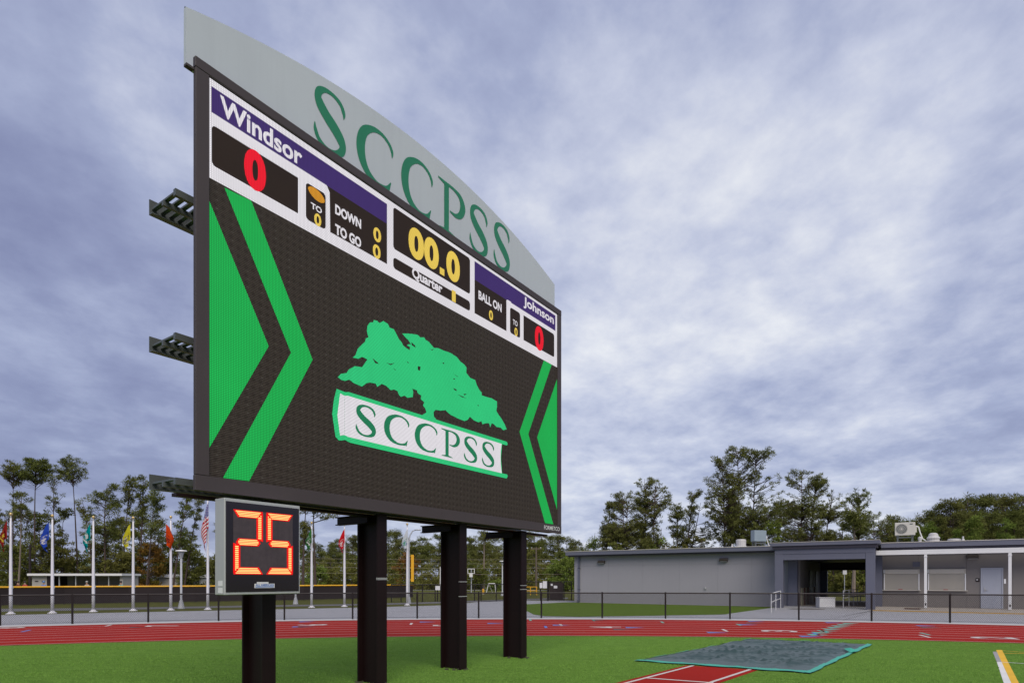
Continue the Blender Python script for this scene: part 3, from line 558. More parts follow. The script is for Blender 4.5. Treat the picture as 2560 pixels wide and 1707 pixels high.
# left wing: panelled wall
SL, SR, SPL, SPR, SEND, DEPTH = 0.0, 14.40, 13.47, 18.30, 34.0, 11.0
bx('wall_core', M_WALL, bd, 0.0, SR, 0.06, DEPTH, -0.3, ZR)
seams = [0.0] + [bs(1400+x/2.8) for x in (340, 575, 835, 1105, 1340)] + [13.46]
for i in range(len(seams)-1):
    for z0, z1 in ((-0.05, 2.55), (2.556, ZR-0.004)):
        bx('wall_panel', M_WALL, bd, seams[i]+0.003, seams[i+1]-0.003, 0.0, 0.058, z0, z1)
MB().prism([(-0.55,ZR),(-0.55,ZR+0.24),(DEPTH+0.3,ZR+0.24),(DEPTH+0.3,ZR)], 'x', -0.42, SPL-0.22).build('roof_slab', M_TRIM, bd)
bx('roof_edge', M_ROOFC, bd, -0.44, SPL-0.22, -0.57, DEPTH+0.3, ZR+0.242, ZR+0.275)
bx('soffit_board', M_TRIMD, bd, -0.30, SPL-0.25, -0.40, -0.004, ZR-0.10, ZR-0.003)
m = MB(); m.box(0.32, 0.45, -0.10, -0.005, 0.12, ZR-0.11); m.box(0.32, 0.45, -0.26, -0.10, 0.10, 0.20); dsp = m.build('downspout', M_TRIM, bd)
for z in (0.9, 2.4): bx('strap', M_TRIMD, dsp, 0.30, 0.47, -0.106, -0.003, z, z+0.04)
def wallpack(s, z):
    o = MB().prism([(0,0),(-0.20,0.02),(-0.22,0.10),(-0.16,0.20),(0,0.22)], 'x', s-0.24, s+0.24).build('wall_light', M_WPACK, bd); bx('lens', M_ALU, o, s-0.2, s+0.2, -0.19, -0.03, z+0.0-0.006, z+0.012); o.data.transform(Matrix.Translation((0,-0.004,z))); return o
wallpack(bs(1505), 2.72); wallpack(bs(1810), 2.72)
bx('hose_bib', M_ALU, bd, bs(1764)-0.04, bs(1764)+0.04, -0.08, -0.003, 1.02, 1.16)
# portico
PO = 2.0
for a, b in ((SPL, SPL+0.43), (SPR-0.43, SPR)): bx('portico_pillar', M_TRIM, bd, a, b, -PO, -PO+0.43, -0.1, 3.02, bevel=0.008)
bx('portico_beam', M_TRIM, bd, SPL+0.434, SPR-0.434, -PO+0.02, -PO+0.40, 2.70, 3.02)
bx('portico_frieze', M_TRIM, bd, SPL, SPR, -PO-0.004, -PO+0.45, 3.024, 3.30)
for a, b in ((SPL, SPL+0.40), (SPR-0.40, SPR)): bx('side_beam', M_TRIM, bd, a+0.01, b-0.01, -PO+0.454, 0.0, 2.70, 3.30)
bx('portico_soffit', M_TRIMD, bd, SPL+0.42, SPR-0.42, -PO+0.41, 0.0, 2.95, 3.0)
bx('portico_roof', M_TRIM, bd, SPL-0.21, SPR+0.21, -PO-0.22, 0.4, 3.46, 3.64, bevel=0.01); bx('portico_cornice', M_TRIMD, bd, SPL-0.10, SPR+0.10, -PO-0.11, 0.2, 3.304, 3.456)
bx('roof_edge', M_ROOFC, bd, SPL-0.22, SPR+0.22, -PO-0.235, 0.4, 3.642, 3.665)
# passage through the building
for a, b in ((SPL+0.45, SPL+0.93), (SPR-0.20, SPR+0.28)): bx('wall_pilaster', M_TRIM, bd, a, b, -0.32, 0.05, -0.1, 3.0)
bx('passage_wall', M_WALL2, bd, SR+0.004, SR+0.10, 0.052, DEPTH, -0.1, 2.95)
bx('passage_wall', M_WALL2, bd, SPR+0.0, SPR+0.12, 0.052, DEPTH, -0.1, 2.95)
bx('passage_ceiling', M_DARK, bd, SR+0.102, SPR-0.002, 0.052, DEPTH-0.41, 2.80, 2.94)
bx('roof_slab', M_ROOFC, bd, SPL-0.21, SPR+0.21, 0.41, DEPTH+0.3, 3.30, 3.50)
bx('rear_header', M_DARK, bd, SR+0.102, SPR-0.002, DEPTH-0.40, DEPTH, 2.28, 2.94); bx('rear_jamb', M_TRIM, bd, SR+0.102, SR+0.55, DEPTH-0.40, DEPTH, -0.1, 2.279)
for t0, t1 in ((4.2, 5.6), (7.6, 8.6)):
    o = bx('passage_door', M_DARK, bd, SR+0.102, SR+0.14, t0, t1, 0.0, 2.2); bx('handle', M_ALU, o, SR+0.141, SR+0.19, t0+0.12, t0+0.18, 1.0, 1.06)
for t0, t1 in ((0.4, 3.0), (3.3, 4.1), (5.7, 7.5)): bx('wainscot_panel', M_CREAM, bd, SR+0.102, SR+0.13, t0, t1, 0.0, 1.12)
for t0 in (1.5, 3.1, 6.5): bx('door_post', M_RUST, bd, SR+0.131, SR+0.20, t0, t0+0.14, 0.0, 1.14)
bx('passage_floor', M_SLAB, bd, SR+0.102, SPR-0.002, 0.02, DEPTH, -0.05, 0.11)
# right wing under the canopy
bx('wall_core', M_WALL2, bd, SPR+0.125, SEND, 0.06, DEPTH, -0.3, ZR)
ws = [SPR+0.13, bs(2296), bs(2416), bs(2532), bs(2620), 29.0, SEND]
for i in range(len(ws)-1): bx('wall_panel', M_WALL2, bd, ws[i]+0.003, ws[i+1]-0.003, 0.0, 0.058, 0.10, ZR-0.004)
MB().prism([(-0.55,ZR),(-0.55,ZR+0.24),(DEPTH+0.3,ZR+0.24),(DEPTH+0.3,ZR)], 'x', SPR+0.22, SEND+0.4).build('roof_slab', M_TRIM, bd)
bx('roof_edge', M_ROOFC, bd, SPR+0.22, SEND+0.42, -0.57, DEPTH+0.3, ZR+0.242, ZR+0.275)
bx('soffit_board', M_TRIMD, bd, SPR+0.22, SEND+0.3, -0.40, -0.004, ZR-0.13, ZR-0.003)
CO = 1.15
bx('canopy_deck', M_WHITE, bd, SPR+0.02, SEND, -CO+0.10, -0.41, 2.98, 3.04); bx('canopy_beam', M_WHITE, bd, SPR+0.012, SEND, -CO-0.02, -CO+0.096, 2.90, 3.14, bevel=0.006)
for px in (2314, 2525, 2760):
    s = bs(px, CO); p = bx('canopy_post', M_WHITE, bd, s-0.06, s+0.06, -CO-0.015, -CO+0.09, 0.165, 2.896); bx('cap_plate', M_WHITE, p, s-0.075, s+0.075, -CO-0.03, -CO+0.10, 2.76, 2.80); bx('drain_hole', M_DARK, p, s-0.03, s+0.03, -CO-0.019, -CO-0.014, 0.30, 0.42)
slab = MB().prism([(-2.1,-0.1),(-2.1,0.05),(-0.9,0.165),(0.0,0.165),(0.0,-0.1)], 'x', SPR-0.35, SEND).build('porch_slab', M_SLAB, bd)
bx('tactile_strip', paint('yellow_edge_paint', (0.50, 0.30, 0.05), 0.8), slab, SPR-0.30, SEND, -2.14, -2.101, -0.02, 0.045)
def c8(x, y): return 2160+x/4.355, 1280+y/4.355
def shutter(x0, x1):
    s0, s1 = bs(c8(x0,0)[0]), bs(c8(x1,0)[0]); z0, z1 = 1.07, 2.16
    r = bx('roll_shutter', M_SHUT, bd, s0, s1, -0.05, -0.002, z0, z1); bx('hood', M_SHUT, r, s0+0.06, s1-0.06, -0.11, -0.051, z1-0.24, z1-0.004, bevel=0.01)
    for a, b in ((s0+0.002, s0+0.055), (s1-0.055, s1-0.002)): bx('guide_rail', M_WHITE, r, a, b, -0.095, -0.051, z0+0.003, z1-0.245)
    n = 16; h = (z1-0.245-z0-0.03)/n
    sl = MB().prism([(-0.060,0.004),(-0.078,h*0.5),(-0.060,h-0.006),(-0.0515,h-0.006),(-0.0515,0.004)], 'x', s0+0.058, s1-0.058).build('slat', M_SHUT, r); sl.location.z = z0+0.03
    for k in range(1, n): inst('slat', sl.data, r, (0, 0, z0+0.03+k*h))
    bx('sill', M_SHUT, r, s0-0.06, s1+0.06, -0.16, -0.052, z0-0.04, z0); bx('pull_handle', paint('red_handle', (0.35,0.05,0.05), 0.5), r, (s0+s1)/2-0.14, (s0+s1)/2+0.05, -0.11, -0.081, z0+0.01, z0+0.04); bx('crank_box', M_ALU, r, s0-0.02, s0+0.06, -0.15, -0.10, z1-0.20, z1-0.02)
shutter(215, 605); shutter(694, 1110)
d0, d1 = bs(c8(1270,0)[0]), bs(c8(1515,0)[0])
dr = bx('door', M_DOOR, bd, d0+0.06, d1-0.06, -0.03, -0.002, 0.17, 2.14); bx('door_frame', M_DOOR, dr, d0, d0+0.056, -0.05, -0.002, 0.17, 2.20); bx('door_frame', M_DOOR, dr, d1-0.056, d1, -0.05, -0.002, 0.17, 2.20); bx('door_frame', M_DOOR, dr, d0+0.058, d1-0.058, -0.05, -0.002, 2.144, 2.20)
m = MB(); m.box(d0+0.13, d0+0.18, -0.05, -0.031, 1.0, 1.22); m.box(d0+0.14, d0+0.28, -0.09, -0.06, 1.08, 1.105); m.box(d0+0.145, d0+0.17, -0.061, -0.05, 1.08, 1.105); m.build('handle', M_ALU, dr)
for z in (0.4, 1.15, 1.9): bx('hinge', M_ALU, dr, d1-0.064, d1-0.052, -0.056, -0.0505, z, z+0.1)
pq = bx('room_plaque', M_DARK, bd, bs(2439), bs(2449), -0.02, -0.002, 1.50, 1.68); bx('plaque_text', M_WHITE, pq, bs(2440.5), bs(2445), -0.023, -0.0205, 1.58, 1.63)
wallpack(bs(2431), 2.66); bx('switch_box', M_WHITE, bd, bs(2519, CO)-0.13, bs(2519, CO)-0.065, -CO, -CO+0.08, 1.42, 1.64)
bx('wall_vent', M_TRIM, bd, bs(2291)-0.16, bs(2291)+0.16, -0.03, -0.002, 2.3, 2.55)
# things on the roof
def roof_pt(px, t, z): return BP(bs(px, -t), t, z)
RZ = ZR+0.275
def condenser(px, t, label, back):
    r = thing('air_conditioner', label, 'air conditioner', roof_pt(px, t, RZ), -BETA + (0 if not back else 0.9), 'air conditioners on the roof')
    m = MB()
    for x in (-0.38, 0.30):
        m.box(x, x+0.08, -0.15, -0.08, 0, 0.40); m.box(x, x+0.08, 0.10, 0.17, 0, 0.40); m.box(x-0.02, x+0.10, -0.2, 0.2, 0.40, 0.45)
    m.box(-0.40, 0.40, -0.14, -0.09, 0.30, 0.36); m.build('stand', M_STEEL, r)
    b = bx('casing', M_EBOX if back else M_HVAC, r, -0.47, 0.47, -0.18, 0.18, 0.452, 1.15, bevel=0.015)
    if not back:
        MB().prism([(-0.16+0.27*math.cos(a), 0.80+0.27*math.sin(a)) for a in np.linspace(0, 2*math.pi, 29)[:-1]], 'y', -0.187, -0.181).build('fan_opening', M_STEEL, b)
        g = MB()
        for k in range(10): a = k*math.pi/10; g.tube((-0.16-0.26*math.cos(a), -0.192, 0.80-0.26*math.sin(a)), (-0.16+0.26*math.cos(a), -0.192, 0.80+0.26*math.sin(a)), 0.006, n=4)
        for rr in (0.09, 0.17, 0.25):
            pts = [(-0.16+rr*math.cos(a), -0.192, 0.80+rr*math.sin(a)) for a in np.linspace(0, 2*math.pi, 25)]
            g.path(pts, [0.006]*25, 4)
        g.build('fan_grille', M_HVAC, b); bx('label_plate', M_STEEL, b, 0.22, 0.36, -0.186, -0.181, 1.03, 1.08)
        bx('valve_cover', M_HVAC, b, 0.471, 0.54, -0.10, 0.14, 0.60, 0.90)
    pipe = [(0.48, 0.05, 0.95), (0.62, 0.05, 0.90), (0.70, 0.03, 0.55), (0.80, 0.0, 0.25), (0.98, 0, 0.10), (1.15, 0, 0.05)]
    MB().path(pipe, [0.03]*6, 6).build('line_set', M_WHITE, r)
condenser(2160+446/4.355, 1.2, 'ivory air conditioner with round fan grille, on the roof right of the portico', False)
condenser(1400+1390/2.8, 2.5, 'blue-grey air conditioner unit on a stand beside the white exhaust hood', True)
def vent(px, t, prof, label, sc=0.86):
    r = thing('roof_vent', label, 'roof vent', roof_pt(px, t, RZ), 0, 'vents on the flat roof'); MB().lathe([(a*sc, z*sc) for a, z in prof[0]], 16).build('base', M_VENT, r)
    MB().lathe([(a*sc, z*sc) for a, z in prof[1]], 16).build('cap', M_VENT, r, smooth=False)
HOOD = ([(0.32,0),(0.34,0.16),(0.30,0.20)], [(0.32,0.21),(0.37,0.30),(0.27,0.42),(0.24,0.55),(0.14,0.62)])
vent(1400+1267/2.8, 2.0, ([(0.46,0),(0.48,0.12),(0.36,0.20)], [(0.35,0.21),(0.36,0.60),(0.32,0.68),(0.20,0.70)]), 'white drum-shaped exhaust hood beside the blue-grey roof unit')
vent(1400+1205/2.8, 1.6, ([(0.20,0),(0.10,0.10),(0.06,0.24)], [(0.05,0.245),(0.05,0.34),(0.02,0.345)]), 'small white vent cone left of the drum-shaped hood')
vent(c8(755,0)[0], 1.2, HOOD, 'white domed roof vent with ribbed cap')
vent(c8(610,0)[0], 0.9, ([(0.09,0),(0.09,0.18),(0.08,0.2)], [(0.115,0.205),(0.12,0.34),(0.04,0.40)]), 'small white capped pipe beside the ivory air conditioner')
vent(c8(980,0)[0], 1.4, ([(0.30,0),(0.30,0.08),(0.28,0.1)], [(0.34,0.105),(0.34,0.2),(0.26,0.23)]), 'low flat white roof vent right of the domed one')
vent(c8(1078,0)[0], 1.1, ([(0.16,0),(0.09,0.10),(0.06,0.20)], [(0.05,0.205),(0.05,0.34),(0.03,0.345)]), 'small white vent cone right of the low flat vent')
vent(1400+740/2.8, 2.0, ([(0.07,0),(0.07,0.2),(0.06,0.22)], [(0.08,0.225),(0.08,0.30),(0.03,0.33)]), 'tiny white pipe vent alone on the left wing roof')
# ramp up to the passage, rails, chest
ramp_pts = [G(1778,1539.5), BP(13.3, -2.3), BP(13.6, -0.01), BP(18.2, -0.01), BP(18.2, -2.4), G(2040, 1553)]
ramp = mobj('ramp', [ (ramp_pts[0].x, ramp_pts[0].y, 0.006), (ramp_pts[1].x, ramp_pts[1].y, 0.035), (ramp_pts[2].x, ramp_pts[2].y, 0.11), (ramp_pts[3].x, ramp_pts[3].y, 0.11), (ramp_pts[4].x, ramp_pts[4].y, 0.035), (ramp_pts[5].x, ramp_pts[5].y, 0.006)], [(0,1,4,5),(1,2,3,4)], M_CONC)
tag(ramp, 'concrete apron rising into the covered passage', kind='structure')
def handrail(pts, label):
    r = thing('handrail', label, 'handrail', pts[0], 0, 'white handrails at the passage'); o = pts[0]; m = MB(); Hh = 0.92
    loc = [p-o for p in pts]
    for p in loc:
        MB().tube(p+Vector((0,0,-0.03)), p+Vector((0,0,Hh)), 0.022, n=8).build('baluster', M_WHITE, r)
    for h, nm in ((Hh, 'top_rail'), (Hh*0.55, 'mid_rail')): MB().path([p+Vector((0,0,h)) for p in loc], [0.022]*len(loc), 8).build(nm, M_WHITE, r)
def gz(x, y, z): g = G(x, y, z); return g
handrail([gz(1928,1531,0.02), gz(1939.5,1524,0.04), gz(1951.5,1518,0.06)], 'white pipe handrail beside the left portico pillar')
handrail([BP(16.75,-0.6,0.08), BP(16.95,0.6,0.11), BP(17.1,1.8,0.11), BP(17.25,3.0,0.11)], 'white pipe handrail beside the right portico pillar')
cp = BP(15.9, -0.9, 0.08)
ch = thing('storage_chest', 'white rectangular chest standing at the passage mouth', 'chest', cp, -BETA+0.5)
bx('body', M_WHITE, ch, -0.42, 0.42, -0.25, 0.25, 0.0, 0.50, bevel=0.02); bx('lid', M_WHITE, ch, -0.44, 0.44, -0.27, 0.27, 0.503, 0.56, bevel=0.015)
rb = thing('barrier_rail', 'white slatted barrier across the far end of the passage', 'barrier', BP(16.6, 9.2, 0.11), -BETA)
for x in (-1.5, -0.5, 0.5, 1.4): bx('post', M_WHITE, rb, x-0.03, x+0.03, -0.03, 0.03, 0, 0.62)
for z in (0.34, 0.46, 0.58): bx('slat', M_WHITE, rb, -1.6, 1.5, -0.05, -0.031, z, z+0.08)
sp = AT(1900+1104/5.2275, 1500, 62); sg = thing('post_sign', 'white plate sign on a thin post seen through the passage', 'sign', (sp.x, sp.y, 0)); MB().tube((0,0,0), (0,0,4.5*0.62), 0.04, n=8).build('post', M_LAMPP, sg); bx('plate', M_PAPER, sg, -0.20, 0.20, -0.07, -0.045, 2.15, 2.85)
mat_ = thing('floor_mat', 'dark oval mat lying on the concrete apron', 'mat', G(2018,1522,0.03)); MB().lathe([(0.55,0),(0.55,0.02),(0.5,0.025)], 24).build('pad', paint('mat_grey', (0.12,0.115,0.11), 0.9), mat_).scale = (1.7, 0.8, 1); 
bx2 = thing('floor_grate', 'dark rectangular floor grate set in the porch slab', 'grate', BP(bs(2281, 1.4), -1.4, 0.125), -BETA); bx('frame', M_RUST, bx2, -0.35, 0.35, -0.2, 0.2, 0.0, 0.02); [bx('bar', M_DARK, bx2, -0.32+k*0.08, -0.28+k*0.08, -0.18, 0.18, 0.021, 0.03) for k in range(8)]

# ------------------------------------------------------------------ chain-link fences
def chain_fence(name, label, base_fn, u_posts, u0, u1, H, pitch, wire, topr, group=None, z0=0.03):
    root = thing(name, label, 'fence', base_fn(u_posts[0]), 0, group); o = Vector(base_fn(u_posts[0]))
    pm = MB().tube((0,0,0), (0,0,H+0.04), topr*1.15, n=8).build('post', M_BLACKF, root); pm.location = Vector(base_fn(u_posts[0]))-o
    for u in u_posts[1:]: inst('post', pm.data, root, Vector(base_fn(u))-o)
    n = max(2, int((u1-u0)/0.6)); us = [u0+(u1-u0)*i/n for i in range(n+1)]
    MB().path([Vector(base_fn(u))-o+Vector((0,0,H)) for u in us], [topr*0.85]*(n+1), 8).build('top_rail', M_BLACKF, root)
    MB().path([Vector(base_fn(u))-o+Vector((0,0,z0+0.02)) for u in us], [0.004]*(n+1), 4).build('bottom_wire', M_BLACKF, root)
    vs = []; fs = []; Hm = H+0.02-z0
    for sgn in (1, -1):
        k = 0; u = u0 - Hm
        while u < u1 + Hm:
            ua, ub = u, u+sgn*Hm; za, zb = z0, H+0.02
            lo, hi = min(ua, ub), max(ua, ub)
            if lo >= u0 and hi <= u1:
                pts = []
                for t in (0.0, 0.5, 1.0):
                    p = Vector(base_fn(ua+(ub-ua)*t))-o; p.z += za+(zb-za)*t; pts.append(p)
                for i in range(2):
                    a, b = pts[i], pts[i+1]; d = (b-a).normalized(); n1 = Vector((-d.z*0.5, 0.0, 1)).cross(d).normalized(); n2 = d.cross(n1)
                    kk = len(vs)
                    for p in (a, b):
                        for q in range(3):
                            an = 2*math.pi*q/3; vs.append(tuple(p+n1*(wire*math.cos(an))+n2*(wire*math.sin(an))))
                    for q in range(3): fs.append((kk+q, kk+(q+1) % 3, kk+3+(q+1) % 3, kk+3+q))
            u += pitch
    mm = mobj('chain_link_mesh', vs, fs, M_BLACKF, root); tag(mm, kind='stuff')
    return root
def arc_base(u): p = arc_pt(RF, u/RF, 0.02); return Vector(p)
ppx = (-180,0,181,370.6,546.4,711,881.6,1043,1196.7,1353.5,1505.6,1663.7,1825,1997,2179,2375,2590,2830)
au = [cray(p, RF)*RF for p in ppx]
chain_fence('track_fence', 'low black chain-link fence curving along the outer edge of the red track', arc_base, au, au[0], au[-1], 1.04, 0.062, 0.0042, 0.030)
def line_base(a, b):
    a = Vector(a); b = Vector(b); d = (b-a).normalized()
    return (lambda u: a + d*u), (b-a).length
fa = G(960+88/4.704, 1300+962/4.704); fb = G(960+590/4.704, 1300+952/4.704); fc2 = G(960+1420/4.704, 1300+945/4.704); fd = G(1432, 1499)
f1, l1 = line_base(fa, fc2); chain_fence('park_fence', 'taller black chain-link fence behind the plaza with square frames', f1, [0, l1*0.08, l1*0.26, l1*0.37, l1*0.39, l1*0.72, l1*0.78, l1*0.92, l1*0.99], 0, l1, 1.25, 0.12, 0.0035, 0.035, 'park fences')
f2, l2 = line_base(fc2, fd); chain_fence('park_fence', 'taller black chain-link fence meeting the corner of the grey building', f2, [0, l2*0.3, l2*0.62, l2*0.66, l2*0.82, l2*0.98], 0, l2, 1.45, 0.12, 0.0035, 0.035, 'park fences')
# windscreen fence with yellow cap
wp = [G(-60,1516), G(0,1514.6), G(160,1510.5), G(320,1507.5), G(490,1505), G(640,1502), G(760,1500), G(900,1497), G(1033,1493.5)]
wf = thing('outfield_fence', 'dark fabric outfield fence with bright yellow top cap', 'fence', wp[0])
o = wp[0]
for i in range(len(wp)-1):
    a, b = wp[i]-o, wp[i+1]-o; L = (b-a).length; n = max(1, int(L/2.6)); d = (b-a).normalized(); nn = Vector((-d.y, d.x, 0))
    vs = []; fs = []; K = n*6
    for k in range(K+1):
        p = a+(b-a)*(k/K); off = nn*(0.05*math.sin(k*1.1+i)+0.03*random.random()); vs += [tuple(p+off*0.3+Vector((0,0,0.04+0.03*random.random()))), tuple(p+off+Vector((0,0,0.6))), tuple(p+Vector((0,0,1.11)))]
        if k: q = 3*k; fs += [(q-3,q,q+1,q-2), (q-2,q+1,q+2,q-1)]
    mobj('windscreen_panel', vs, fs, M_SCREENF, wf, smooth=True)
    MB().tube(a+Vector((0,0,1.15)), b+Vector((0,0,1.15)), 0.055, n=8).build('yellow_cap', M_YCAP, wf)
    for k in range(n): p = a+(b-a)*(k/n)+nn*0.1; MB().tube(p, p+Vector((0,0,1.12)), 0.03, n=6).build('post', M_BLACKF, wf)
fpz = G(1024,1496); fo = thing('foul_pole', 'tall yellow foul pole with side screen at the end of the outfield fence', 'foul pole', (fpz.x, fpz.y, 0)); MB().tube((-0.12,0,0), (-0.12,0,3.75), 0.06, n=8).build('pole', M_YCAP, fo); bx('side_screen', M_YCAP, fo, 0.12, 0.36, -0.01, 0.01, 1.45, 3.72); [bx('bracket', M_YCAP, fo, -0.06, 0.12, -0.02, 0.02, z, z+0.04) for z in (1.6, 2.6, 3.6)]

# ------------------------------------------------------------------ flagpoles and flags
def flag_mat(name, base, emb, emb2):
    t = NT(name); uv = t.coord('UV'); sx = t.N('ShaderNodeSeparateXYZ'); t.L(uv, sx.inputs[0])
    dx = t.math('DIVIDE', t.math('SUBTRACT', sx.outputs[0], 0.52), 0.30); dy = t.math('DIVIDE', t.math('SUBTRACT', sx.outputs[1], 0.52), 0.34)
    d = t.math('ADD', t.math('MULTIPLY', dx, dx), t.math('MULTIPLY', dy, dy)); n = t.noise(uv, 7.0, 3, 0.6, 0.8)
    inside = t.math('LESS_THAN', d, 1.0); a = t.math('MULTIPLY', inside, t.math('GREATER_THAN', n, 0.50)); b = t.math('MULTIPLY', inside, t.math('LESS_THAN', n, 0.40))
    col = t.mix(a, base, emb); col = t.mix(b, col, emb2)
    w = t.noise(t.mapping(uv, (80, 80, 1)), 1.0, 2); col = t.mix(t.math('MULTIPLY', w, 0.25), col, var(base, 0.6))
    dd = t.N('ShaderNodeBsdfDiffuse'); t.L(col, dd.inputs[0]); tr = t.N('ShaderNodeBsdfTranslucent'); t.L(col, tr.inputs[0]); m = t.N('ShaderNodeMixShader'); m.inputs[0].default_value = 0.3
    t.L(dd.outputs[0], m.inputs[1]); t.L(tr.outputs[0], m.inputs[2]); t.L(m.outputs[0], t.out.inputs[0]); return t.m
def us_mat():
    t = NT('stars_and_stripes'); uv = t.coord('UV'); sx = t.N('ShaderNodeSeparateXYZ'); t.L(uv, sx.inputs[0])
    st = t.math('MODULO', t.math('FLOOR', t.math('MULTIPLY', sx.outputs[1], 13)), 2.0)
    col = t.mix(t.math('GREATER_THAN', st, 0.5), (0.42, 0.018, 0.03), (0.66, 0.62, 0.64))
    can = t.math('MULTIPLY', t.math('LESS_THAN', sx.outputs[0], 0.42), t.math('GREATER_THAN', sx.outputs[1], 6/13))
    fx = t.math('SUBTRACT', t.math('FRACT', t.math('MULTIPLY', sx.outputs[0], 15)), 0.5); fy = t.math('SUBTRACT', t.math('FRACT', t.math('MULTIPLY', sx.outputs[1], 16)), 0.5)
    star = t.math('LESS_THAN', t.math('ADD', t.math('MULTIPLY', fx, fx), t.math('MULTIPLY', fy, fy)), 0.07)
    c2 = t.mix(star, (0.03, 0.04, 0.20), (0.66, 0.64, 0.68)); col = t.mix(can, col, c2)
    dd = t.N('ShaderNodeBsdfDiffuse'); t.L(col, dd.inputs[0]); tr = t.N('ShaderNodeBsdfTranslucent'); t.L(col, tr.inputs[0]); m = t.N('ShaderNodeMixShader'); m.inputs[0].default_value = 0.12
    t.L(dd.outputs[0], m.inputs[1]); t.L(tr.outputs[0], m.inputs[2]); t.L(m.outputs[0], t.out.inputs[0]); return t.m
def flag_mesh(mat, hoist, fly, side, spread, seed):
    rr = random.Random(seed); nu, nv = 26, 14; vs = []; uvs = []; ph = rr.random()*6
    for i in range(nu+1):
        u = i/nu
        for j in range(nv+1):
            v = j/nv
            z = -v*hoist*(1-0.25*u) - fly*0.74*u**1.1
            zf = -z/(hoist*0.75+fly*0.74); env = min(1.0, 0.10+zf/0.55)*(1-max(0.0, (zf-0.68)/0.32)*0.62); fold = abs(math.sin(u*5.2+0.25*v))
            x = side*spread*env*(0.10+0.90*fold)*min(1, 5*u) + 0.02*math.sin(7*v+ph)*u
            y = -0.11*math.sin(u*10.4+ph*0.3+v*0.8)*min(1, 4*u)*(0.5+0.5*zf) - 0.02
            vs.append((x, y, z)); uvs.append((u, 1-v))
    fs = [(i*(nv+1)+j, (i+1)*(nv+1)+j, (i+1)*(nv+1)+j+1, i*(nv+1)+j+1) for i in range(nu) for j in range(nv)]
    me = bpy.data.meshes.new('flag'); me.from_pydata(vs, [], fs); me.materials.append(mat); uvl = me.uv_layers.new(name='UVMap')
    for lp in me.loops: uvl.data[lp.index].uv = uvs[lp.vertex_index]
    me.polygons.foreach_set('use_smooth', [True]*len(me.polygons)); return me
W_ = (0.70, 0.68, 0.66)
flags = [  # base px, base py, height, colours, side, what
 (27, 1534.5, 4.62, (0.26,0.022,0.020), (0.60,0.45,0.05), (0.02,0.015,0.015), -1, 'dark red'), (131, 1532.5, 4.62, (0.025,0.07,0.42), W_, (0.25,0.3,0.6), -1, 'royal blue'),
 (233.5, 1529, 4.68, (0.0,0.27,0.27), W_, (0.01,0.05,0.06), -1, 'teal'), (333, 1526.5, 4.75, (0.56,0.52,0.03), (0.12,0.12,0.16), W_, -1, 'yellow'), (427, 1525, 4.85, (0.62,0.065,0.012), (0.12,0.02,0.02), (0.4,0.05,0.02), 0.4, 'orange'),
 (519.5, 1523.5, 6.05, None, None, None, -0.35, 'American'), (779, 1518, 4.85, (0.04,0.17,0.04), W_, (0.02,0.03,0.02), -0.6, 'dark green'), (861, 1516, 4.9, (0.60,0.015,0.025), W_, (0.5,0.02,0.03), -0.45, 'bright red'), (1018, 1512.5, 5.05, (0.62,0.66,0.70), (0.03,0.28,0.16), (0.06,0.22,0.5), -0.3, 'white and green')]
for k, (px, py, Hp, c1, c2, c3, side, nm) in enumerate(flags):
    g = G(px, py)
    p = thing('flagpole', f'white flagpole with gold ball carrying the {nm} flag', 'flagpole', g, 0, 'white flagpoles in a row along the plaza')
    MB().lathe([(0.072,0.0),(0.072,0.9),(0.064,2.0),(0.052,3.4),(0.034,Hp-0.15)], 12).build('shaft', M_POLEW, p, smooth=True)
    MB().lathe([(0.20,0.0),(0.19,0.03),(0.11,0.07),(0.09,0.12)], 14).build('base_flange', M_POLEW, p, smooth=True)
    MB().lathe([(0.01,Hp-0.05),(0.055,Hp-0.02),(0.075,Hp+0.035),(0.055,Hp+0.09),(0.01,Hp+0.11)], 10).build('finial_ball', M_GOLD, p, smooth=True); MB().lathe([(0.03,Hp-0.15),(0.03,Hp-0.03)], 8).build('truck', M_ALU, p)
    bx('cleat', M_ALU, p, 0.08, 0.11, -0.02, 0.02, 1.2, 1.32)
    MB().tube((0.09,-0.05,1.25), (0.05,-0.04,Hp-0.2), 0.006, n=4).build('halyard', M_WHITE, p)
    if nm == 'American': me = flag_mesh(us_mat(), 1.45, 2.35, -1, 0.42, 5); lab = 'American flag with stars and stripes hanging limp'
    else: me = flag_mesh(flag_mat('flag_'+nm.replace(' ', '_'), c1, c2, c3), 0.85, 1.15, (1 if side > 0 else -1), 0.42 if abs(side) == 1 else 0.36, k); lab = f'{nm} flag with an emblem, hanging limp from its pole'
    f = bpy.data.objects.new('flag', me); C.objects.link(f); f.location = (g.x - 0.05 + (-0.12 if side == 0.4 else 0.16 if nm == 'American' else 0.10 if abs(side) < 1 else 0), g.y-0.13, Hp-0.26); tag(f, lab, 'flag', 'flags hanging on the flagpoles')
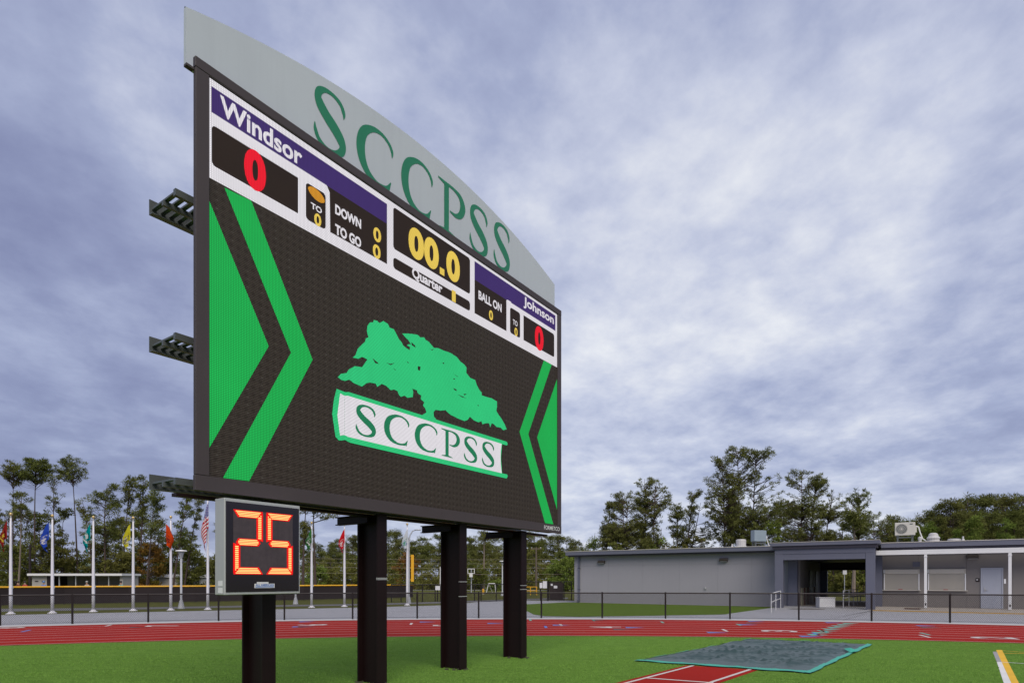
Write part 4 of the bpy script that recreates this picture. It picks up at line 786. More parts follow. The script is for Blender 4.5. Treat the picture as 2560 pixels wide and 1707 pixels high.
# ------------------------------------------------------------------ lamp posts
def lamp(px, py, Hl, label):
    g = G(px, py); r = thing('lamp_post', label, 'lamp post', g, 0, 'grey plaza lamp posts')
    MB().lathe([(0.20,0),(0.17,0.05),(0.12,0.30),(0.09,0.42),(0.06,0.5),(0.05,Hl-0.42)], 12).build('pole', M_LAMPP, r, smooth=True)
    MB().lathe([(0.05,Hl-0.42),(0.07,Hl-0.36),(0.16,Hl-0.06),(0.14,Hl-0.05)], 12).build('lamp_bracket', M_LAMPP, r); MB().lathe([(0.26,Hl-0.045),(0.30,Hl-0.02),(0.27,Hl+0.03),(0.05,Hl+0.06)], 18).build('lamp_head', M_WHITE, r)
lamp(453, 1521, 3.2, 'grey lamp post with flat round head between orange and American flags'); lamp(739, 1510, 3.3, 'grey lamp post standing behind the play clock'); lamp(960+1392/4.704, 1300+888/4.704, 3.45, 'grey lamp post with flat round head behind the third and fourth posts')
g = G(1022, 1508); r = thing('lamp_post', 'pale lamp post with curved arm behind the white and green flag', 'lamp post', g, 0, 'grey plaza lamp posts'); MB().lathe([(0.17,0),(0.12,0.3),(0.07,0.5),(0.05,4.2)], 12).build('pole', M_LAMPP, r); MB().path([(0,0,4.2),(0.08,0,4.6),(0.26,0,4.9),(0.52,0,4.98)], [0.05,0.045,0.04,0.035], 8).build('curved_arm', M_LAMPP, r); MB().lathe([(0.20,0),(0.22,0.04),(0.05,0.08)], 14, (0.62,0,4.94)).build('lamp_head', M_WHITE, r)

# ------------------------------------------------------------------ small park things
def at_ground(px, Z): return Vector((XZ(px, Z), Z, 0))
def c5(x, y): return 960+x/4.704, 1300+y/4.704
r = thing('notice_sign', 'blank white board fixed low on the black park fence', 'sign', at_ground(c5(632,0)[0], 44.3)); bx('board', M_PAPER, r, -0.17, 0.17, -0.02, 0.0, 0.86, 1.16); [MB().tube((x,0.03,0), (x,0.03,1.2), 0.03, n=6).build('leg', M_BLACKF, r) for x in (-0.2, 0.2)]
r = thing('notice_board', 'pair of white notice boards on dark posts beside the dark gate', 'notice board', at_ground(c5(1872,0)[0], 46.0)); bx('board', M_PAPER, r, -0.27, -0.06, -0.03, 0, 0.98, 1.38); bx('board', M_PAPER, r, -0.03, 0.28, -0.05, -0.01, 0.97, 1.50); [MB().tube((x,0.05,0), (x,0.05,1.45), 0.045, n=6).build('leg', M_BLACKF, r) for x in (-0.2, 0.36)]
r = thing('gate', 'dark solid gate panel with two white papers on it', 'gate', at_ground(c5(2025,0)[0], 47.2)); pnl = bx('gate_panel', M_DARK, r, -0.53, 0.53, -0.02, 0.02, 0.62, 1.40); bx('paper', M_PAPER, pnl, -0.42, -0.27, -0.03, -0.0205, 1.15, 1.30); bx('paper', M_PAPER, pnl, -0.19, 0.08, -0.03, -0.0205, 0.95, 1.15); bx('lower_panel', M_DARK, r, -0.53, 0.53, -0.02, 0.02, 0.05, 0.61); [MB().tube((x,0.0,0), (x,0.0,1.48), 0.045, n=6).build('gate_post', M_BLACKF, r) for x in (-0.60, 0.60)]
r = thing('basketball_hoop', 'white basketball hoop and backboard on a pole beyond the fences', 'basketball hoop', at_ground(c5(1027,0)[0], 78)); MB().tube((0,0,0), (0,0,3.0), 0.07, n=8).build('pole', M_LAMPP, r)
m = MB(); m.box(-0.45,0.45,-0.42,-0.38,2.95,3.02); m.box(-0.45,0.45,-0.42,-0.38,2.40,2.46); m.box(-0.45,-0.38,-0.42,-0.38,2.46,2.95); m.box(0.38,0.45,-0.42,-0.38,2.46,2.95); m.build('backboard_frame', M_WHITE, r); bx('net', M_WHITE, r, -0.2, 0.2, -0.82, -0.42, 1.95, 2.38); bx('arm', M_LAMPP, r, -0.04, 0.04, -0.38, 0.0, 2.6, 2.7)
r = thing('soccer_goal', 'small white football goal standing on the far grass', 'goal', at_ground(c5(1255,0)[0], 74)); MB().path([(-0.55,0,0),(-0.25,0,1.15),(0.5,0.2,1.15),(0.62,0.2,0)], [0.045]*4, 8).build('frame', M_WHITE, r); MB().path([(-0.55,0,0),(0.2,0.8,0),(0.62,0.2,0)], [0.03]*3, 6).build('ground_bar', M_WHITE, r); MB().path([(-0.25,0,1.15),(0.2,0.8,0)], [0.03]*2, 6).build('back_stay', M_WHITE, r)
r = thing('bollard', 'short yellow bollard on the far grass', 'bollard', at_ground(c5(1166,0)[0], 68)); MB().lathe([(0.12,0),(0.12,0.5),(0.08,0.58)], 10).build('body', M_YCAP, r); MB().lathe([(0.14,0.0),(0.14,0.06)], 10).build('base', M_CURB, r)
r = thing('yellow_barrier', 'low yellow pipe barrier on the grass near the notice boards', 'barrier', at_ground(c5(1722,0)[0], 64)); [MB().tube((x,0,0), (x,0,0.85), 0.05, n=6).build('post', M_YCAP, r) for x in (-0.65, 0.0, 0.65)]; [MB().tube((-0.68,0,z), (0.68,0,z), 0.04, n=6).build('rail', M_YCAP, r) for z in (0.45, 0.85)]
r = thing('white_board', 'tall narrow white panel on a pole behind the third post', 'sign', at_ground(c5(668,0)[0], 52)); bx('panel', M_WHITE, r, -0.08, 0.08, -0.02, 0.02, 1.1, 2.7); MB().tube((0,0.05,0), (0,0.05,2.7), 0.04, n=6).build('pole', M_LAMPP, r)
# utility poles and wires
up = thing('utility_pole', 'brown wooden utility pole with crossarm behind the notice boards', 'utility pole', at_ground(c5(1790,0)[0], 88), 0, 'wooden utility poles'); MB().lathe([(0.16,0),(0.11,6.3)], 10).build('pole', M_WOODP, up); bx('crossarm', M_WOODP, up, -0.75, 0.75, -0.06, 0.06, 6.0, 6.15); [MB().lathe([(0.05,6.15),(0.06,6.25),(0.03,6.32)], 8, (x,0,0)).build('insulator', M_ALU, up) for x in (-0.65, 0.0, 0.65)]
up2 = thing('utility_pole', 'thin dark utility pole among the trees behind the dugout', 'utility pole', at_ground(75, 84), 0, 'wooden utility poles'); MB().lathe([(0.18,0),(0.13,6.4)], 10).build('pole', M_DARK, up2); bx('crossarm', M_DARK, up2, -0.5, 0.5, -0.05, 0.05, 6.1, 6.2)
for z0, nm in ((4.55,'highest'),(3.95,'second'),(3.3,'third'),(2.4,'lowest')):
    pts = [Vector((-34+ i*6.2, 92-i*0.6, z0+0.35*((i-5)/5)**2)) for i in range(11)]; w = MB().path([p-pts[0] for p in pts], [0.020]*11, 4).build('overhead_wire', M_WIRE); w.location = pts[0]; tag(w, f'{nm} overhead wire crossing in front of the far pines', 'wire', 'overhead wires')
road = MB().quad((-60,96,0.02),(60,88,0.02),(60,90.5,0.02),(-60,98.5,0.02)).build('far_road', M_CONC); tag(road, 'pale far road beyond the park grass', kind='structure')
# dugout and sheds on the left
dz = 72.0; x0, x1 = XZ(80, dz), XZ(307, dz); zt = EYE+(HYP-1438)/FP*dz
dg = thing('dugout', 'low pale dugout with flat white roof and open front', 'dugout', ((x0+x1)/2, dz, 0)); w = (x1-x0)/2
bx('roof', M_WHITE, dg, -w-0.2, w+0.2, -0.5, 3.2, zt-0.02, zt+0.24); bx('rear_wall', M_BLK, dg, -w, w, 2.8, 3.0, 0, zt-0.023); bx('end_wall', M_BLK, dg, w-0.35, w, 0.0, 2.79, 0, zt-0.023)
st = bx('store_room', M_BLK, dg, -w, -w+1.75, 0.0, 2.79, 0, zt-0.023)
for x in (0.35, 1.15): bx('vent_slot', M_DARK, st, -w+x, -w+x+0.4, -0.01, -0.001, zt-0.75, zt-0.62)
bx('doorway', M_DARK, dg, -w+1.752, -w+2.15, 0.02, 2.78, 0, zt-0.03)
for k in range(4): x = -w+3.2+k*1.95; bx('roof_post', M_ALU, dg, x-0.05, x+0.05, 0.0, 0.1, 0, zt-0.024)
for k in range(5): x = -w+2.9+k*1.5; bx('wall_board', M_WALL2, dg, x, x+1.42, 2.74, 2.795, 0.6, zt-0.1)
bx('bench', M_ALU, dg, -w+2.3, w-0.5, 1.9, 2.3, 0.42, 0.47)
[bx('bench_leg', M_ALU, dg, x-0.03, x+0.03, 2.0, 2.2, 0, 0.418) for x in np.linspace(-w+2.5, w-0.8, 6)]
g = at_ground(462, 92); sh = thing('shed', 'long pale metal shed with white roof behind the orange flag', 'shed', g); bx('wall', M_BLK, sh, -3.9, 3.9, 0, 4, 0, 1.95); MB().prism([(-0.3,1.954),(-0.3,2.06),(2.0,2.45),(4.3,2.06),(4.3,1.954)], 'x', -4.1, 4.1).build('roof', M_WHITE, sh); dd_ = bx('door', M_ALU, sh, 2.2, 3.4, -0.03, -0.002, 0, 1.8); bx('handle', M_DARK, dd_, 2.3, 2.36, -0.06, -0.031, 0.9, 1.0)
g = at_ground(216, 104); sh = thing('pavilion', 'far pavilion with seafoam metal roof among the trees', 'pavilion', g); [MB().tube((x,y,0), (x,y,3.0), 0.09, n=6).build('post', M_WOODP, sh) for x in (-1.4, 1.4) for y in (0.2, 3.6)]; MB().prism([(-0.4,2.95),(-0.4,3.08),(1.9,4.75),(4.2,3.08),(4.2,2.95),(1.9,4.6)], 'x', -1.9, 1.9).build('roof', M_BLUEROOF, sh)
# ------------------------------------------------------------------ trees
def foliage(centers, radii, k, blade, width, tones, spiky=1.0, squash=0.62, rng=RNG):
    n = len(centers); c = np.repeat(np.asarray(centers), k, 0); r = np.repeat(np.asarray(radii), k); tn = np.repeat(np.asarray(tones), k); N = n*k
    d = rng.normal(size=(N, 3)); d /= np.linalg.norm(d, axis=1, keepdims=True)
    rad = rng.random(N)**0.5
    p = c + d*np.stack([r, r, r*squash], 1)*rad[:, None]
    o = d*spiky + rng.normal(size=(N, 3))*0.55 + np.array([0, 0, 0.35*spiky]); o /= np.linalg.norm(o, axis=1, keepdims=True)
    q = np.cross(o, rng.normal(size=(N, 3))); q /= (np.linalg.norm(q, axis=1, keepdims=True)+1e-9)
    L = blade*(0.6+0.8*rng.random(N))[:, None]; w = width*(0.6+0.8*rng.random(N))[:, None]
    v = np.empty((N*3, 3)); v[0::3] = p - q*w/2; v[1::3] = p + q*w/2; v[2::3] = p + o*L
    return v, np.repeat(np.clip(tn + rng.normal(size=N)*0.12, 0, 1), 3)
def leaves_obj(name, v, tone, mat, parent=None):
    N = len(v)//3; me = bpy.data.meshes.new(name); me.vertices.add(len(v)); me.vertices.foreach_set('co', v.astype(np.float32).ravel())
    me.loops.add(len(v)); me.loops.foreach_set('vertex_index', np.arange(len(v), dtype=np.int32)); me.polygons.add(N)
    me.polygons.foreach_set('loop_start', np.arange(0, len(v), 3, dtype=np.int32)); me.polygons.foreach_set('loop_total', np.full(N, 3, dtype=np.int32)); me.update()
    at = me.attributes.new('tone', 'FLOAT', 'POINT'); at.data.foreach_set('value', tone.astype(np.float32)); me.materials.append(mat)
    return link(bpy.data.objects.new(name, me), parent)
PROF = {
 'umbrella': lambda s: (max(0.0, 1-((s-0.45)/0.60)**2))**0.6, 'oval': lambda s: 0.16+0.84*(max(0.0, 1-((s-0.42)/0.62)**2))**0.55,
 'cone': lambda s: 1.02-0.85*s, 'column': lambda s: 0.75+0.25*math.sin(s*14), 'loose': lambda s: 0.12+(0.55+0.45*math.sin(s*9+1))*(1.1-0.65*s)}
def make_tree(name, label, cat, base, H, t0, R, prof='oval', n=90, k=55, cr=0.62, lean=(0, 0), curve=0.25, trunk_r=0.17, mat=None, bark=None, blade=0.34, width=0.085, spiky=1.0, group=None, seed=0, gaps=0.35, asym=(0,0), cols=1.0):
    rng = np.random.default_rng(1000+seed); mat = mat or M_NEEDLE; bark = bark or M_BARK
    r = thing(name, label, cat, base, 0, group); lean = np.array(lean, float); ph = rng.random()*6
    def ax(t): return np.array([lean[0]*t**1.2 + curve*math.sin(t*4+ph)*t, lean[1]*t + curve*math.cos(t*3+ph)*t, H*t])
    m = MB(); K = 10; pts = [Vector(ax(i/K*0.985)) for i in range(K+1)]; m.path(pts, [trunk_r*(1-0.92*(i/K)**0.8)+0.008 for i in range(K+1)], 7)
    cen = []; rad = []; ton = []
    gap_az = rng.random(6)*2*math.pi; gap_t = rng.random(6)
    nb = max(5, n//5); made = 0
    while made < n:
        s = rng.random(); t = t0+(1-t0)*s; rr = R*PROF[prof](s)
        az = rng.random()*2*math.pi
        if any(abs(s-gt) < 0.10 and abs(math.cos(az-ga)) > 0.55 and rng.random() < gaps*1.6 for gt, ga in zip(gap_t, gap_az)): continue
        tip_r = rr*(0.35+0.65*rng.random()**0.6)
        a0 = ax(max(0.05, t-0.03-0.07*rng.random())); tip = ax(min(1.0, t)) + np.array([math.cos(az)*tip_r+asym[0]*rr*rng.random(), math.sin(az)*tip_r+asym[1]*rr, rng.normal()*0.15])
        mid = a0*0.5+tip*0.5+np.array([0, 0, -0.06*tip_r])
        if tip_r > 0.5: br = 0.018+0.022*tip_r/max(R, 0.1); m.path([Vector(a0), Vector(mid), Vector(tip)], [br*1.6, br, br*0.4], 4)
        grp = 1 + int(rng.random()*3.0) if tip_r > 0.7 else 1
        tn = np.clip(rng.normal(0.45, 0.22) , 0, 1)
        for q in range(grp):
            f = 1.0-0.28*q; c = a0 + (tip-a0)*f + rng.normal(size=3)*np.array([0.25, 0.25, 0.15])*cr*1.3
            cen.append(c); rad.append(cr*(0.55+0.65*rng.random())); ton.append(tn); made += 1
    v, tone = foliage(cen, rad, k, blade, width, ton, spiky, rng=rng)
    m.build('trunk', bark, r); leaves_obj('crown', v, tone, mat, r); return r
def dead_limbs(tree, H, t0, t1, n, seed, ln=1.2):
    rr = random.Random(seed); m = MB()
    for i in range(n):
        z = H*(t0+(t1-t0)*i/n); a = rr.choice((0.2, 2.9, 3.4, -0.3)); L = ln*(0.4+0.6*rr.random()); m.path([(0,0,z), (math.cos(a)*L*0.5, math.sin(a)*L*0.5, z+0.1), (math.cos(a)*L, math.sin(a)*L, z+0.35)], [0.03, 0.02, 0.006], 4)
    m.build('dead_limbs', M_BARK, tree)
def hgt(px_top, Z): return EYE+(HYP-px_top)/FP*Z
def base_at(px, Z): return Vector((XZ(px, Z), Z, 0))
def q5(x, y): return x/4.127, 1120+y/4.127
def q6(x, y): return 280+x/4.479, 1150+y/4.479
def q7(x, y): return 1400+x/4.055, 1080+y/4.055
def q8(x, y): return 1960+x/3.92, 1140+y/3.92
sd_ = [0]
def pine(xt, yt, xb, Z, R, t0, prof, label, n=90, k=55, **kw):
    sd_[0] += 1; H = hgt(yt, Z)-0.15; return make_tree('pine_tree', label, 'tree', base_at(xb, Z), H, t0, R, prof, n, k, lean=(XZ(xt, Z)-XZ(xb, Z), 0), seed=sd_[0], **kw)
GL = 'tall pines behind the dugout'; GR = 'tall pines behind the grey building'
# left: thin tall pines
x, y = q5(125, 138); t = pine(x, y, 34, 92, 1.75, 0.86, 'umbrella', 'slim pine with small flat umbrella crown, left of the widest umbrella pine', n=70, k=46, cr=0.42, curve=0.1, group=GL, gaps=0.1, trunk_r=0.15); dead_limbs(t, hgt(y, 92), 0.70, 0.88, 12, 1)
x, y = q5(372, 104); t = pine(x, y, 86, 92, 2.55, 0.84, 'umbrella', 'tall pine with the widest dark umbrella crown on a bare trunk', n=130, k=50, cr=0.46, curve=0.1, group=GL, gaps=0.1, trunk_r=0.19, asym=(0.25,0)); dead_limbs(t, hgt(y, 92), 0.76, 0.88, 14, 2, 1.9)
x, y = q5(610, 275); pine(x, y, 129, 90, 1.3, 0.62, 'column', 'spindly sparse pine between two umbrella pines', n=34, k=42, cr=0.40, curve=0.45, group=GL, trunk_r=0.14)
x, y = q5(742, 95); t = pine(x, y, 195, 94, 2.05, 0.83, 'oval', 'tall leaning pine with rounded open crown behind the teal flag', n=78, k=46, cr=0.44, curve=0.05, group=GL, gaps=0.5, trunk_r=0.17); dead_limbs(t, hgt(y, 94), 0.78, 0.86, 6, 3, 0.8)
x, y = q5(240, 452); pine(x, y, 46, 84, 1.35, 0.76, 'umbrella', 'short pine with pale leaning trunk beside the dark red flag', n=42, k=46, cr=0.42, curve=0.12, group=GL, bark=M_BARKP, trunk_r=0.15)
x, y = q5(1110, 358); pine(x, y, 262, 88, 2.3, 0.45, 'oval', 'full-crowned pine with a rounded head right of the teal flag', n=120, k=52, cr=0.52, curve=0.3, group=GL, trunk_r=0.18)
x, y = q5(880, 500); pine(x, y, 232, 90, 1.2, 0.60, 'loose', 'thin side pine leaning left below the rounded pine', n=32, k=44, cr=0.40, curve=0.3, group=GL)
x, y = q6(235, 185); pine(x, y, 300, 90, 1.35, 0.52, 'loose', 'pine leaning right above the yellow flag', n=58, k=48, cr=0.42, group=GL, curve=0.2, trunk_r=0.14)
x, y = q6(375, 158); pine(x, y, 345, 90, 1.55, 0.50, 'loose', 'pine with dense top and reddish trunk between yellow and orange flags', n=72, k=48, cr=0.44, group=GL, curve=0.2, trunk_r=0.17)
x, y = q6(495, 322); pine(x, y, 366, 88, 1.5, 0.50, 'loose', 'pine with a crown swept to the right behind the orange flag', n=60, k=50, cr=0.46, group=GL, curve=0.1, asym=(0.9,0), trunk_r=0.14)
x, y = q6(865, 362); pine(x, y, 432, 86, 1.15, 0.40, 'column', 'strongly leaning pine beside the grey lamp post', n=62, k=46, cr=0.40, group=GL, curve=0.1, trunk_r=0.15)
x, y = q6(1000, 366); pine(x, y, 460, 88, 0.95, 0.42, 'column', 'second leaning pine just left of the American flag', n=44, k=46, cr=0.38, group=GL, curve=0.1, trunk_r=0.14)
x, y = q6(1200, 700); pine(x, y, 545, 90, 0.95, 0.35, 'loose', 'pine half hidden behind the play clock', n=40, k=46, cr=0.40, group=GL)
pine(766, 1240, 757, 70, 1.2, 0.55, 'loose', 'bare-trunked pine just right of the play clock', n=40, k=46, cr=0.36, group=GL, curve=0.1, trunk_r=0.20, bark=M_BARK)
pine(784, 1225, 788, 70, 3.0, 0.74, 'loose', 'pine with dark trunk behind the dark green flag', n=56, k=46, cr=0.36, group=GL, curve=0.1, asym=(0.8,0), trunk_r=0.19)
# left undergrowth trees
def bush(px, ytop, Z, R, label, mat=None, t0=0.12, n=70, k=50, prof='oval', cr=0.7, group='leafy trees behind the dugout', name='leafy_tree', spiky=0.35, blade=0.24, width=0.15, **kw):
    sd_[0] += 1; return make_tree(name, label, 'tree', base_at(px, Z), hgt(ytop, Z), t0, R, prof, n, k, cr=cr, mat=mat or M_LEAF, spiky=spiky, blade=blade, width=width, seed=sd_[0], group=group, curve=0.3, trunk_r=0.12, **kw)
LEFTB = [(-14,1290,98,2.6,0),(20,1278,96,2.4,0),(62,1272,100,2.2,1),(104,1282,97,2.3,0),(100,1345,90,2.4,1),(160,1268,100,2.3,2),(150,1330,92,2.2,0),(40,1365,88,2.6,0),(185,1355,96,2.0,2),(205,1385,100,2.2,2),(270,1310,98,2.2,0),(250,1360,92,2.4,1),(300,1290,102,2.3,0),(330,1330,97,2.3,2),(352,1270,104,1.9,1),(300,1380,88,2.4,0),(392,1300,99,2.0,0),(372,1360,90,2.2,3),(420,1345,96,2.0,1),(462,1330,95,1.9,0),(478,1372,92,2.1,0),(510,1395,96,2.6,0),(550,1392,92,2.2,0),(-40,1350,90,2.6,1)]
BL_ = ['dense dark green', 'olive green', 'dark see-through', 'reddish tinged']
FX = ((27,'dark red'),(131,'royal blue'),(233.5,'teal'),(333,'yellow'),(427,'orange'),(519.5,'American'))
def lab_left(px, yt, kd):
    fx, fn = min(FX, key=lambda q: abs(q[0]-px)); side = 'left of' if px < fx-12 else 'right of' if px > fx+12 else 'behind'
    return f"{'tall' if yt < 1300 else 'mid-height' if yt < 1350 else 'low'} {BL_[kd]} leafy tree {side} the {fn} flag"
def lab_mid(px, what):
    zones = ((870,'between play clock and second post'),(1000,'right of the second post'),(1105,'left of the third post'),(1260,'between third and fourth posts'),(1330,'right of the fourth post'),(3000,'above the corner of the grey building'))
    return what+' '+next(z for q, z in zones if px < q)
for i, (px, yt, Z, R, kd) in enumerate(LEFTB):
    bush(px, yt, Z, R, lab_left(px, yt, kd), mat=M_AUTUMN if kd == 3 else M_LEAF if kd != 2 else M_NEEDLE, n=90 if kd == 2 else 150, k=36, gaps=0.8 if kd == 2 else 0.3, cr=0.5 if kd == 2 else 0.62, t0=0.04)
# centre: far pine wood, individually built from a few prototypes
protos = []
for i in range(6):
    sd_[0] += 1
    protos.append(make_tree('pine_tree', 'proto', 'tree', (0,-200-i*20,0), 15.0, (0.42,0.5,0.35,0.55,0.3,0.45)[i], (2.6,2.9,2.3,2.7,2.4,3.0)[i], ('oval','umbrella','oval','oval','cone','oval')[i], 120, 44, cr=0.72, blade=0.40, width=0.11, seed=sd_[0], trunk_r=0.2, gaps=0.5))
def place_proto(i, px, yt, Z, label, group, sx=1.0, rz=None):
    c = copy_tree(protos[i]) if used[i] else protos[i]; used[i] = True
    H = hgt(yt, Z); s = H/15.0; c.location = base_at(px, Z); c.scale = (s*sx, s*sx, s); c.rotation_euler = (0,0, rz if rz is not None else random.random()*6.28); tag(c, label, 'tree', group); return c
used = [False]*6
PROFC = [(700,1335),(745,1322),(780,1372),(806,1378),(832,1358),(852,1350),(880,1340),(905,1332),(950,1338),(970,1329),(990,1328),(1008,1345),(1030,1352),(1052,1342),(1075,1347),(1098,1338),(1120,1340),(1150,1344),(1175,1342),(1190,1341),(1215,1345),(1235,1343),(1262,1340),(1290,1335),(1318,1330),(1335,1331),(1355,1338),(1378,1341),(1398,1338),(1418,1344),(1436,1352),(1462,1370),(1490,1375)]
for i, (px, yt) in enumerate(PROFC): place_proto(i % 6, px+random.uniform(-4,4), yt, 150+12*((i*7) % 5)/4, lab_mid(px, 'far dark pine of the wood,'), 'pines of the far wood', sx=1.25)
for i in range(26): place_proto((i*5+2) % 6, 690+i*31+random.uniform(-10,10), 1368+random.uniform(-12,22), 140-8*(i % 3), lab_mid(690+i*31, 'lower pine before the far wood,'), 'lower pines of the far wood', sx=1.5)
lp = pine(1211, 1322, 1209, 100, 1.5, 0.88, 'loose', 'lone tall bare-trunked pine seen between the third and fourth posts', n=30, k=44, cr=0.42, group=GL, curve=0.05, trunk_r=0.24, bark=M_BARKP)
CB = [(930,1382,96,2.0,M_LEAFB,'yellowish green tree behind the bright red flag'),(880,1408,100,2.4,M_LEAF,'rounded green shrub tree behind the bright red flag'),(830,1395,104,2.2,M_LEAF,'rounded green shrub tree behind the dark green flag'),(795,1420,98,1.9,M_LEAFB,'low light green sapling at the outfield fence'),(1016,1384,104,1.7,M_AUTUMN,'orange and yellow autumn tree behind the foul pole'),(965,1400,110,2.6,M_LEAF,'dark bush right of the second post'),(1075,1432,96,2.2,M_LEAF,'grey green bush left of the third post'),(1190,1410,100,2.4,M_LEAF,'dark bush just right of the third post'),(1255,1405,104,2.7,M_LEAF,'broad dark bush left of the fourth post'),(1240,1455,92,1.3,M_LEAFB,'small round light bush behind the football goal'),(1335,1372,108,3.0,M_LEAF,'brownish tall bush just right of the fourth post'),(1392,1400,92,2.3,M_LEAFB,'bright green bush left of the building corner'),(1420,1395,84,1.9,M_LEAFB,'light green bush touching the building corner'),(1140,1415,108,2.2,M_LEAF,'dark bush hidden behind the third post'),(910,1425,94,1.8,M_LEAF,'dark low bush left of the second post')]
for px, yt, Z, R, m_, lab in CB: bush(px, yt, Z, R, lab, mat=m_, n=90, k=44, t0=0.08, cr=0.66, gaps=0.3, group='leafy trees beyond the park')
# right: behind the building
RT = [  # top x,y ; base x ; Z ; R ; t0 ; profile ; label ; n
 (q7(500,705), 1512, 84, 1.5, 0.30, 'cone', 'slim pine at the left edge of the clump behind the building', 60), (q7(640,602), 1553, 82, 2.4, 0.28, 'oval', 'dense dark rounded pine in the left clump', 120), (q7(700,660), 1562, 86, 2.4, 0.22, 'oval', 'pine with pale branching trunk in the left clump', 110),
 (q7(862,448), 1610, 82, 1.75, 0.40, 'oval', 'tall pine with rounded crown, left of a twin', 90), (q7(975,478), 1632, 80, 2.5, 0.28, 'loose', 'tall pine with drooping right-hand branches, twin of its left neighbour', 110),
 (q7(1340,592), 1708, 84, 1.1, 0.55, 'column', 'narrow-topped pine between two clumps', 30), (q7(1420,690), 1714, 86, 2.6, 0.15, 'oval', 'broad loose leafy pine below the narrow-topped one', 110), (q7(1190,740), 1690, 84, 1.5, 0.35, 'loose', 'small side pine leaning over the roof', 40),
 (q7(1655,214), 1813, 80, 2.1, 0.42, 'oval', 'left pine of the tallest trio', 100), (q7(1815,134), 1845, 82, 2.3, 0.40, 'oval', 'middle and tallest pine of the trio', 110), (q7(1985,166), 1882, 80, 2.9, 0.36, 'oval', 'right broad pine of the tallest trio', 150),
 (q7(1740,640), 1828, 86, 1.8, 0.2, 'cone', 'young pine under the tallest trio', 70), (q7(2240,700), 1935, 88, 2.2, 0.2, 'oval', 'dark pine filling the gap right of the trio', 80),
 (q8(165,135), 2004, 80, 2.3, 0.42, 'oval', 'tall open pine behind the portico with forked limbs', 100), (q8(330,190), 2016, 80, 1.4, 0.55, 'oval', 'second leader pine beside the forked open pine', 46), (q8(470,350), 2046, 82, 2.2, 0.45, 'loose', 'pine with long right-hand limbs above the portico roof', 70), (q8(100,480), 1985, 86, 1.9, 0.2, 'oval', 'shorter dark pine left of the forked pine', 70),
 (q8(725,325), 2143, 80, 1.75, 0.66, 'oval', 'lone round-headed pine on a straight bare trunk', 62), (q8(570,600), 2100, 92, 2.5, 0.2, 'oval', 'dark low pine left of the round-headed pine', 90), (q8(880,540), 2190, 92, 2.6, 0.2, 'oval', 'dark bushy pine right of the round-headed pine', 110), (q8(1010,570), 2222, 96, 2.0, 0.2, 'loose', 'ragged pine behind the ivory air conditioner', 60)]
for (xt, yt), xb, Z, R, t0, pf, lab, n in RT: pine(xt, yt, xb, Z, R*1.28, t0*0.88, pf, lab, n=int(n*3.6), k=34, cr=0.33, group=GR, gaps=0.55, curve=0.2, trunk_r=0.17, blade=0.25, width=0.075)
GW = 'pines of the dark wood right of the building'
for i, (a, b, Z) in enumerate(((1130,632,118),(1200,622,120),(1290,640,122),(1370,600,116),(1450,545,112),(1540,490,110),(1620,430,108),(1700,428,112),(1790,418,108),(1880,408,110),(1980,408,106),(2060,400,110),(2150,396,106),(2240,388,108),(2330,400,104),(2420,395,108),(2500,380,110),(1060,600,120),(1500,600,104),(1660,560,102),(1860,540,100),(2050,560,100),(2260,540,98),(2400,560,98))):
    x, y = q8(a, b); place_proto(i % 6, x, y, Z, ('dense dark pine behind the ivory air conditioner' if a < 1330 else 'dense dark pine between ivory air conditioner and domed vent' if a < 1500 else 'dense dark pine of the wood above the roof vents' if a < 1900 else 'dense dark pine of the wood above the canopy door'), GW, sx=1.05)
for a, b, Z, R, lab in ((1880,598,78,1.9,'bright green young pine behind the domed roof vent'),(2170,632,78,1.9,'bright green young pine near the right end of the roof'),(1430,660,84,1.7,'light green sapling behind the white capped pipe'),(1300,720,80,1.3,'small light green sapling beside the ivory air conditioner'),(1700,720,80,1.5,'low bright sapling behind the flat roof vent')):
    x, y = q8(a, b); bush(x, y, Z, R, lab, mat=M_LEAFB, n=70, k=50, prof='cone', cr=0.55, spiky=1.0, blade=0.36, width=0.08, group=GR, name='young_pine')
x, y = q7(340, 1005); bush(x, y, 88, 1.7, 'light green pointed tree left of the pine clump', mat=M_LEAFB, prof='cone', n=70, group=GR)
for a, b, lab in ((1160,1010,'leafy sapling behind the left wing roof'),(1010,960,'light leafy sapling under the twin pines'),(2150,930,'light green sapling behind the blue-grey roof unit'),(1440,1060,'low leafy tree under the narrow-topped pine'),(880,1150,'low dark shrub behind the left wing roof'),(560,1100,'dark shrub under the rounded pine')):
    x, y = q7(a, b); bush(x, y, 78, 1.5, lab, mat=M_LEAFB if 'light' in lab else M_LEAF, n=46, k=46, group=GR, cr=0.55, gaps=0.7)
# seen through the passage
for px, yt, Z, R in ((2085,1370,70,2.0),(2135,1360,74,2.2),(2110,1410,66,1.4),(2160,1400,68,1.6)): bush(px, yt, Z, R, 'dark brown leafed tree seen through the covered passage', n=70, k=46, t0=0.04, group='trees beyond the passage')
sd_[0] += 1; make_tree('pine_tree', 'pine trunk standing beyond the covered passage', 'tree', base_at(1900+1222/5.2275, 60), 9.0, 0.75, 1.5, 'oval', 40, 46, cr=0.5, seed=sd_[0], trunk_r=0.22, bark=M_BARKP)
